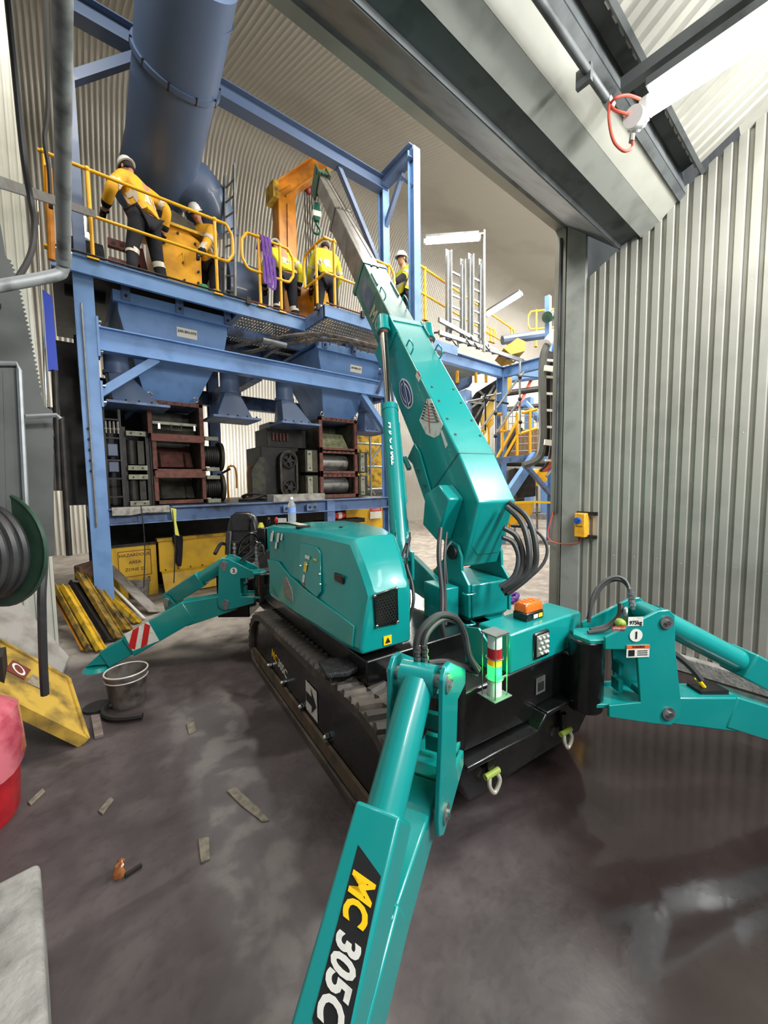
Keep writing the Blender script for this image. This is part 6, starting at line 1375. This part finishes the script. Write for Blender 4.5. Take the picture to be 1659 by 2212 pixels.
# silver cable channels standing in front of the far walkway
for i,(x,yt,yb,wd,l) in enumerate([(967,540,736,.125,'tallest silver cable channel, first of the four standing right of the boom'),(997,560,735,.11,'second silver cable channel standing right of the boom'),(1014,548,742,.125,'third silver cable channel standing right of the boom'),(1036,560,745,.11,'fourth silver cable channel, next to the lamp pole')]):
    a=ony(x,yb,5.9); b=ony(x,yt,5.9); b.x=a.x; b.y=a.y
    t=thing('cable_channel',l,'cable tray',tuple(a),0,'silver cable channels right of the boom')
    mk('web',MB().box((a.x-wd/2,a.y-.012,a.z),(a.x+wd/2,a.y,b.z)),GALV,t); 
    for sg in (-1,1): mk('flange',MB().box((a.x+sg*wd/2-.012,a.y-.07,a.z),(a.x+sg*wd/2+.012,a.y,b.z-.15*(sg<0))),GALV,t)
    if i%2==0:
        for k in range(6): mk('rung',MB().box((a.x+wd/2,a.y-.05,a.z+.25+k*.24),(a.x+.36,a.y-.02,a.z+.29+k*.24)),GALV,t)
    mk('cable_loop',MB().tube(smooth([(a.x-.05,a.y-.08,a.z+.12),(a.x-.02,a.y-.2,a.z-.1),(a.x+.12,a.y-.2,a.z-.16),(a.x+.2,a.y-.1,a.z+.02)],5),.014,6),INK,t)
o=thing('cable_tray','dusty silver cable tray running along the far walkway edge','cable tray',tuple(ony(1080,755,5.75)))
a=ony(948,718,5.75); b=ony(1128,768,5.75); b.y=a.y; b.z=a.z
for dz in (0,.26): mk('side_rail',MB().beam(a+V((0,0,dz)),b+V((0,dz,dz*.3)),.05,.09),GALV,o)
for k in range(10): mk('rung',MB().beam(a.lerp(b,k/10),a.lerp(b,k/10)+V((0,.26,.06)),.03,.03),RUST,o)
mk('bend',MB().tube(smooth([b,b+V((.35,-.1,-.02)),b+V((.7,-.4,.08)),b+V((.85,-.7,.3))],5),.06,8),GALV,o)
# vertical cable ladder with orange cables and curved ends
t=thing('cable_riser','tall curved cable ladder with orange cables by the door jamb','cable tray',tuple(dep(1180,1000,8.6)))
Dk=8.6
lp=[(1232,712),(1200,724),(1180,750),(1172,790),(1172,880),(1172,950),(1163,990),(1130,1006)]; rp_=[(1232,748),(1216,762),(1210,790),(1208,880),(1206,960),(1198,1004),(1180,1030)]
mk('side_rail',MB().tube(smooth([dep(x,y,Dk) for x,y in lp],5),.085,6),PANELG,t); mk('side_rail',MB().tube(smooth([dep(x,y,Dk+.1) for x,y in rp_],5),.035,6),GALV,t)
mk('top_cover',MB().tube(smooth([dep(x,y,Dk-.1) for x,y in [(1236,706),(1205,716),(1182,740)]],5),.10,8),WHITE,t)
for k in range(7): mk('rung',MB().beam(dep(1178,778+k*36,Dk),dep(1208,780+k*36,Dk+.1),.04,.05),LABW,t)
for k,dx in enumerate((0,5,-5)):
    mk('cable',MB().tube(smooth([dep(x+dx,y,Dk+.12) for x,y in [(1226,752),(1206,775),(1198,810),(1197,880),(1196,960),(1188,1000),(1172,1018)]],5),.035,6),REDC if k<2 else INK,t)
mk('backing',MB().prism([dep(x,y,Dk+.25) for x,y in [(1176,760),(1206,760),(1206,985),(1176,985)]],FWD*.02),DARK,t)
for y in (795,955): mk('wall_bracket',MB().beam(dep(1176,y,Dk-.12),dep(1222,y+6,Dk-.05),.05,.12),LABW,t)
# scaffold
def pole(p,q,r=.027,m=GALV): return MB().cyl(p,q,r,n=8)
t=thing('scaffold','grey tube scaffold with diagonal poles in front of the far stairs','scaffold',tuple(onz(1100,1150)))
SDp2=9.6
for a,b in [((1070,850),(1070,1010)),((1123,780),(1123,935)),((1040,925),(1124,812)),((1072,935),(1124,862)),((1040,858),(1082,850)),((1048,850),(1048,930)),((1048,862),(1098,872)),((1008,868),(1048,860)),((1124,812),(1148,788))]:
    mk('tube',pole(dep(*a,SDp2),dep(*b,SDp2+.15)),GALV if a[0]!=1048 else DARK,t)
for x,y in ((1070,893),(1070,942),(1123,815),(1123,862),(1124,912),(1048,862)): mk('coupler',MB().ball(dep(x,y,SDp2-.03),.05,8,6),DARK,t)
t=thing('stair','yellow railed stair going up to the far walkway','stair',tuple(onz(1080,1160)))
for a,b in [((1068,1000),(1122,900)),((1082,1002),(1118,938)),((1117,892),(1117,990)),((1145,882),(1145,980)),((1128,892),(1160,884)),((1120,938),(1160,925)),((1036,935),(1060,905)),((1055,912),(1055,960)),((1085,898),(1085,975)),((1070,895),(1086,894)),((1070,930),(1092,932)),((1092,900),(1092,932))]:
    mk('rail',MB().cyl(dep(*a,10.2),dep(*b,10.2),.04,n=8),YEL,t)
mk('tread_flight',MB().prism([dep(x,y,10.5) for x,y in [(1062,1020),(1120,920),(1130,926),(1074,1028)]],FWD*.5),DARK,t)
t=thing('mesh_guard','fine wire mesh guard panels behind the far stair','guard',tuple(onz(1130,1130)))
mb=MB()
for k in range(12): mb.cyl(dep(1098+k*9,885,11.5),dep(1098+k*9,975,11.5),.012,n=4)
for k in range(7): mb.cyl(dep(1098,885+k*15,11.5),dep(1205,880+k*15,11.5),.012,n=4)
mk('wires',mb,GALV,t)['kind']='stuff'
mk('brown_sheet',MB().prism([dep(x,y,12.2) for x,y in [(1095,930),(1210,925),(1210,985),(1095,985)]],FWD*.1),mat('brown_sheet',(120,92,62),.7,0,(90,70,50),5,.5),t)
t=thing('conveyor','dark lattice conveyor gallery sloping up with yellow side sheets','conveyor',tuple(onz(1040,1110)))
CDp=10.8
mk('side_sheet',MB().prism([dep(x,y,CDp+.4) for x,y in [(1038,905),(1080,822),(1080,900),(1046,940)]],FWD*.1),mat('sheet_yellow',(232,190,70),.5,0,(200,160,60),3,.4),t)
mk('belt_gallery',MB().prism([dep(x,y,CDp) for x,y in [(1000,900),(1028,848),(1076,818),(1078,830),(1046,882),(1030,930),(1016,925)]],FWD*.5),DARK,t)
for a,b in [((1012,885),(1060,850)),((1025,905),(1068,832)),((1010,868),(1045,872)),((1035,845),(1052,862))]: mk('lattice',MB().beam(dep(*a,CDp-.05),dep(*b,CDp-.05),.06,.06),STEEL,t)
mk('chute_leg',MB().prism([dep(x,y,CDp+.6) for x,y in [(1094,808),(1106,812),(1106,845),(1094,845)]],FWD*.3),mat('sheet_yellow',(232,190,70),.5),t)
mk('head_frame',MB().prism([dep(x,y,CDp-.3) for x,y in [(980,822),(1020,812),(1020,826),(982,842)]],FWD*.4),BLUED,t); mk('support',MB().beam(dep(1005,845,CDp),dep(1008,980,CDp),.25,.25,(0,1,0)),BLUE,t)
for x in (988,1028,1050): mk('guard_post',MB().cyl(dep(x,790,CDp-.4),dep(x,826,CDp-.4),.04,n=8),YEL,t)
t=thing('yellow_hopper','big yellow hopper with dark drive standing on the far floor','hopper',tuple(onz(1135,1200)))
HD=10.6
mk('body',MB().prism([dep(x,y,HD) for x,y in [(1098,1135),(1104,1090),(1130,1083),(1152,1083),(1150,1108),(1132,1132),(1100,1140)]],FWD*.8),YEL,t)
mk('skirt',MB().prism([dep(x,y,HD-.2) for x,y in [(1090,1118),(1112,1098),(1128,1120),(1106,1136)]],FWD*.6),YEL,t)
mk('top_chute',MB().prism([dep(x,y,HD+.6) for x,y in [(1165,1012),(1190,1008),(1180,1040),(1162,1045),(1158,1058),(1142,1058)]],FWD*.6),YEL,t)
mk('drive',MB().prism([dep(x,y,HD-.1) for x,y in [(1112,1010),(1142,1015),(1158,1040),(1158,1072),(1118,1076),(1108,1050)]],FWD*.9),DARK,t,bevel=.03)
for a,b in [((1112,1078),(1112,1180)),((1160,1050),(1160,1145)),((1135,1085),(1120,1130)),((1118,1085),(1140,1130))]: mk('leg',MB().cyl(dep(*a,HD+.1),dep(*b,HD+.1),.03,n=8),STEEL,t)
o=mk('barrier_tape',MB().loft([[dep(x,y-2.5,Dq),dep(x,y-2.5,Dq+.01),dep(x,y+2.5,Dq+.01),dep(x,y+2.5,Dq)] for x,y,Dq in [(1104,1086,8.8),(1150,1084,9.2),(1200,1086,9.6),(1235,1087,9.9)]]),YINK); tag(o,'yellow barrier tape stretched across the far hall','tape')
# far plant in the distance: tanks, columns and crates
for x,yb,yt,l in [(1178,1120,1080,'pale blue far column just left of the near blue column'),(1143,1118,1060,'slim blue far column behind the yellow hopper')]:
    b=onz(x,yb); D_q=fdep(b); o=mk('far_column',MB().beam(b,dep(x,yt-200,D_q),.3,.3,(0,1,0)),BLUE); tag(o,l,'column')
    o2_=mk('footing',MB().box((b.x-.5,b.y-.5,0),(b.x+.5,b.y+.5,.25)),CONC,o)
b=onz(1188,1112); o=mk('red_drum',MB().cyl(b,b+V((0,0,.9)),.25,n=16),REDD); tag(o,'red drum standing far behind between blue columns','drum')
b=onz(1125,1108); t=thing('crate_stack','dark stack of crates far behind the yellow hopper','crates',tuple(b))
for k in range(3): mk('crate',MB().box((b.x-.8,b.y,k*.35),(b.x+1.0,b.y+.8,k*.35+.32)),DARK,t)
t=thing('far_pipes','long dark pipes and conveyor frames high behind the far walkway','pipes',tuple(dep(1150,880,13)))
for a,b,r,m in [((1090,850),(1240,830),.10,DARK),((1090,885),(1240,868),.08,DARK),((1080,820),(1240,800),.16,BLUE),((1080,1000),(1240,1002),.12,DARK),((1095,1015),(1240,1018),.10,STEEL),((1130,870),(1165,905),.14,BLUE),((1120,880),(1150,815),.05,REDC)]: mk('pipe',MB().cyl(dep(*a,13),dep(*b,13.5),r,n=10),m,t)
t=thing('far_machine','yellow bucket shaped guard and grey pipes on the far walkway','machine',tuple(dep(1120,740,9.8)))
mk('guard',MB().prism([dep(x,y,9.8) for x,y in [(1088,752),(1118,730),(1136,738),(1134,758),(1104,766)]],FWD*.8),mat('guard_yellow',(190,150,52),.5,0,(180,140,50),5,.5),t); mk('pipe',MB().cyl(dep(1085,735,10.6),dep(1230,715,10.8),.12,n=10),DUCT,t)
mk('reel',MB().cyl(dep(1182,685,9.6),dep(1190,682,9.8),.13,n=20),GREENR,t); mk('post',MB().beam(dep(1184,640,9.9),dep(1184,760,9.9),.12,.12,(0,1,0)),BLUE,t); mk('hose',MB().tube(smooth([dep(x,y,9.6) for x,y in [(1190,672),(1200,690),(1204,715),(1196,735)]],5),.03,6),HOSE,t)
# yellow backdrop and scaffold right of the second crusher
t=thing('yellow_screen','dirty yellow sheet screen behind scaffold tubes, right of the roll crusher','screen',(5.7,8.0,0))
mk('sheet',MB().box((4.75,8.3,.2),(6.7,8.35,3.1)),YELD,t); mk('sheet',MB().box((4.75,7.2,.2),(6.2,7.24,1.15)),YP,t)
for X in (5.25,5.75,6.2,6.6): mk('tube',MB().cyl((X,7.6,0),(X,7.6,3.6),.027,n=8),GALV,t)
for z in (1.55,2.1,2.65): mk('tube',MB().cyl((4.9,7.62,z),(6.8,7.62,z),.027,n=8),GALV,t)
for a,b in (((5.25,1.4),(5.9,2.2)),((5.9,1.4),(5.25,2.2)),((5.75,2.2),(6.4,2.9))): mk('tube',MB().cyl((a[0],7.64,a[1]),(b[0],7.64,b[1]),.027,n=8),GALV,t)
mk('dark_box',MB().box((4.85,7.9,2.75),(5.35,8.2,3.05)),RUST,t); mk('bin',MB().loft([rect(5.7,6.4,7.8,8.2,1.6),rect(5.4,6.6,7.7,8.3,1.2)]),PANELG,t)
sticker('danger_sign',(5.55,7.18,1.0),(1,0,0),Z1,.34,.26,LABW,t,off=.02); sticker('danger_band',(5.55,7.18,1.08),(1,0,0),Z1,.34,.08,REDD,t,off=.024); text('danger_word','DANGER',.06,V((5.55,7.18,1.08)),(1,0,0),Z1,LABW,t,off=.027)
# pallet, sling and isolator on the near right
p=onz(1140,1290); t=thing('pallet','weathered timber pallet on the pale floor behind the crane post','pallet',(p.x,p.y,0))
W_=mat('pallet_wood',(196,168,140),.8,0,(150,124,100),9,.5); pa=onz(1095,1262); 
for k in range(8): mk('slat',MB().box((4.35,3.75+k*.145,.125),(5.65,3.84+k*.145,.147)),W_,t)
for x in (4.4,5.0,5.55): mk('stringer',MB().box((x,3.73,.0),(x+.09,4.88,.125)),W_,t)
o=mk('purple_sling_heap',MB().tube(smooth([onz(1092,1298,.02),onz(1104,1286,.05),onz(1118,1284,.06),onz(1112,1295,.03),onz(1098,1290,.07),onz(1108,1299,.03),onz(1088,1302,.02)],6),.03,8),PURPLE); tag(o,'purple sling lying in a heap on the floor behind the crane post','sling')
o=mk('leaf_scrap',MB().ball(onz(1022,1236,.16),(.03,.02,.03),6,4),mat('leaf_green',(130,190,60),.6)); tag(o,'small bright green scrap on the pallet','scrap')
t=thing('isolator_box','yellow isolator switch box with blue knob on the door jamb','switch',tuple(onx(1258,1135,4.14)))
ic=onx(1256,1134,4.11); 
mk('body',MB().box((ic.x-.05,ic.y-.055,ic.z-.125),(ic.x+.055,ic.y+.055,ic.z+.125)),mat('iso_yellow',(236,170,40),.45,0,(206,150,40),20,.5),t,bevel=.01)
kb=mk('knob',MB().cyl((ic.x-.05,ic.y+.012,ic.z+.05),(ic.x-.075,ic.y+.012,ic.z+.05),.032,n=20),mat('knob_blue',(36,86,170),.4),t); mk('knob_grip',MB().obox((ic.x-.082,ic.y+.012,ic.z+.05),(.012,0,0),(0,.02,-.02),(0,.005,.005)),mat('knob_blue',(36,86,170),.4),kb)
for dz in (-.12,.12): mk('strut_rail',MB().box((ic.x+.02,ic.y-.14,ic.z+dz-.018),(ic.x+.05,ic.y+.06,ic.z+dz+.018)),DARK,t)
text('box_lettering','ISOLATOR',.014,V((ic.x-.05,ic.y,ic.z-.01)),(0,-1,0),Z1,INK,t,off=.002) 
mk('feed_cable',MB().tube(smooth([(ic.x,ic.y,ic.z-.125),(4.13,ic.y+.05,ic.z-.2),(4.12,2.1,ic.z-.22),(4.15,2.2,ic.z-.14),(4.184,2.16,ic.z+.12)],6),.007,6),REDC,t)
mk('conduit',MB().cyl((4.183,2.13,ic.z+.1),(4.183,2.13,4.25),.014,n=8),DKGRY,t)
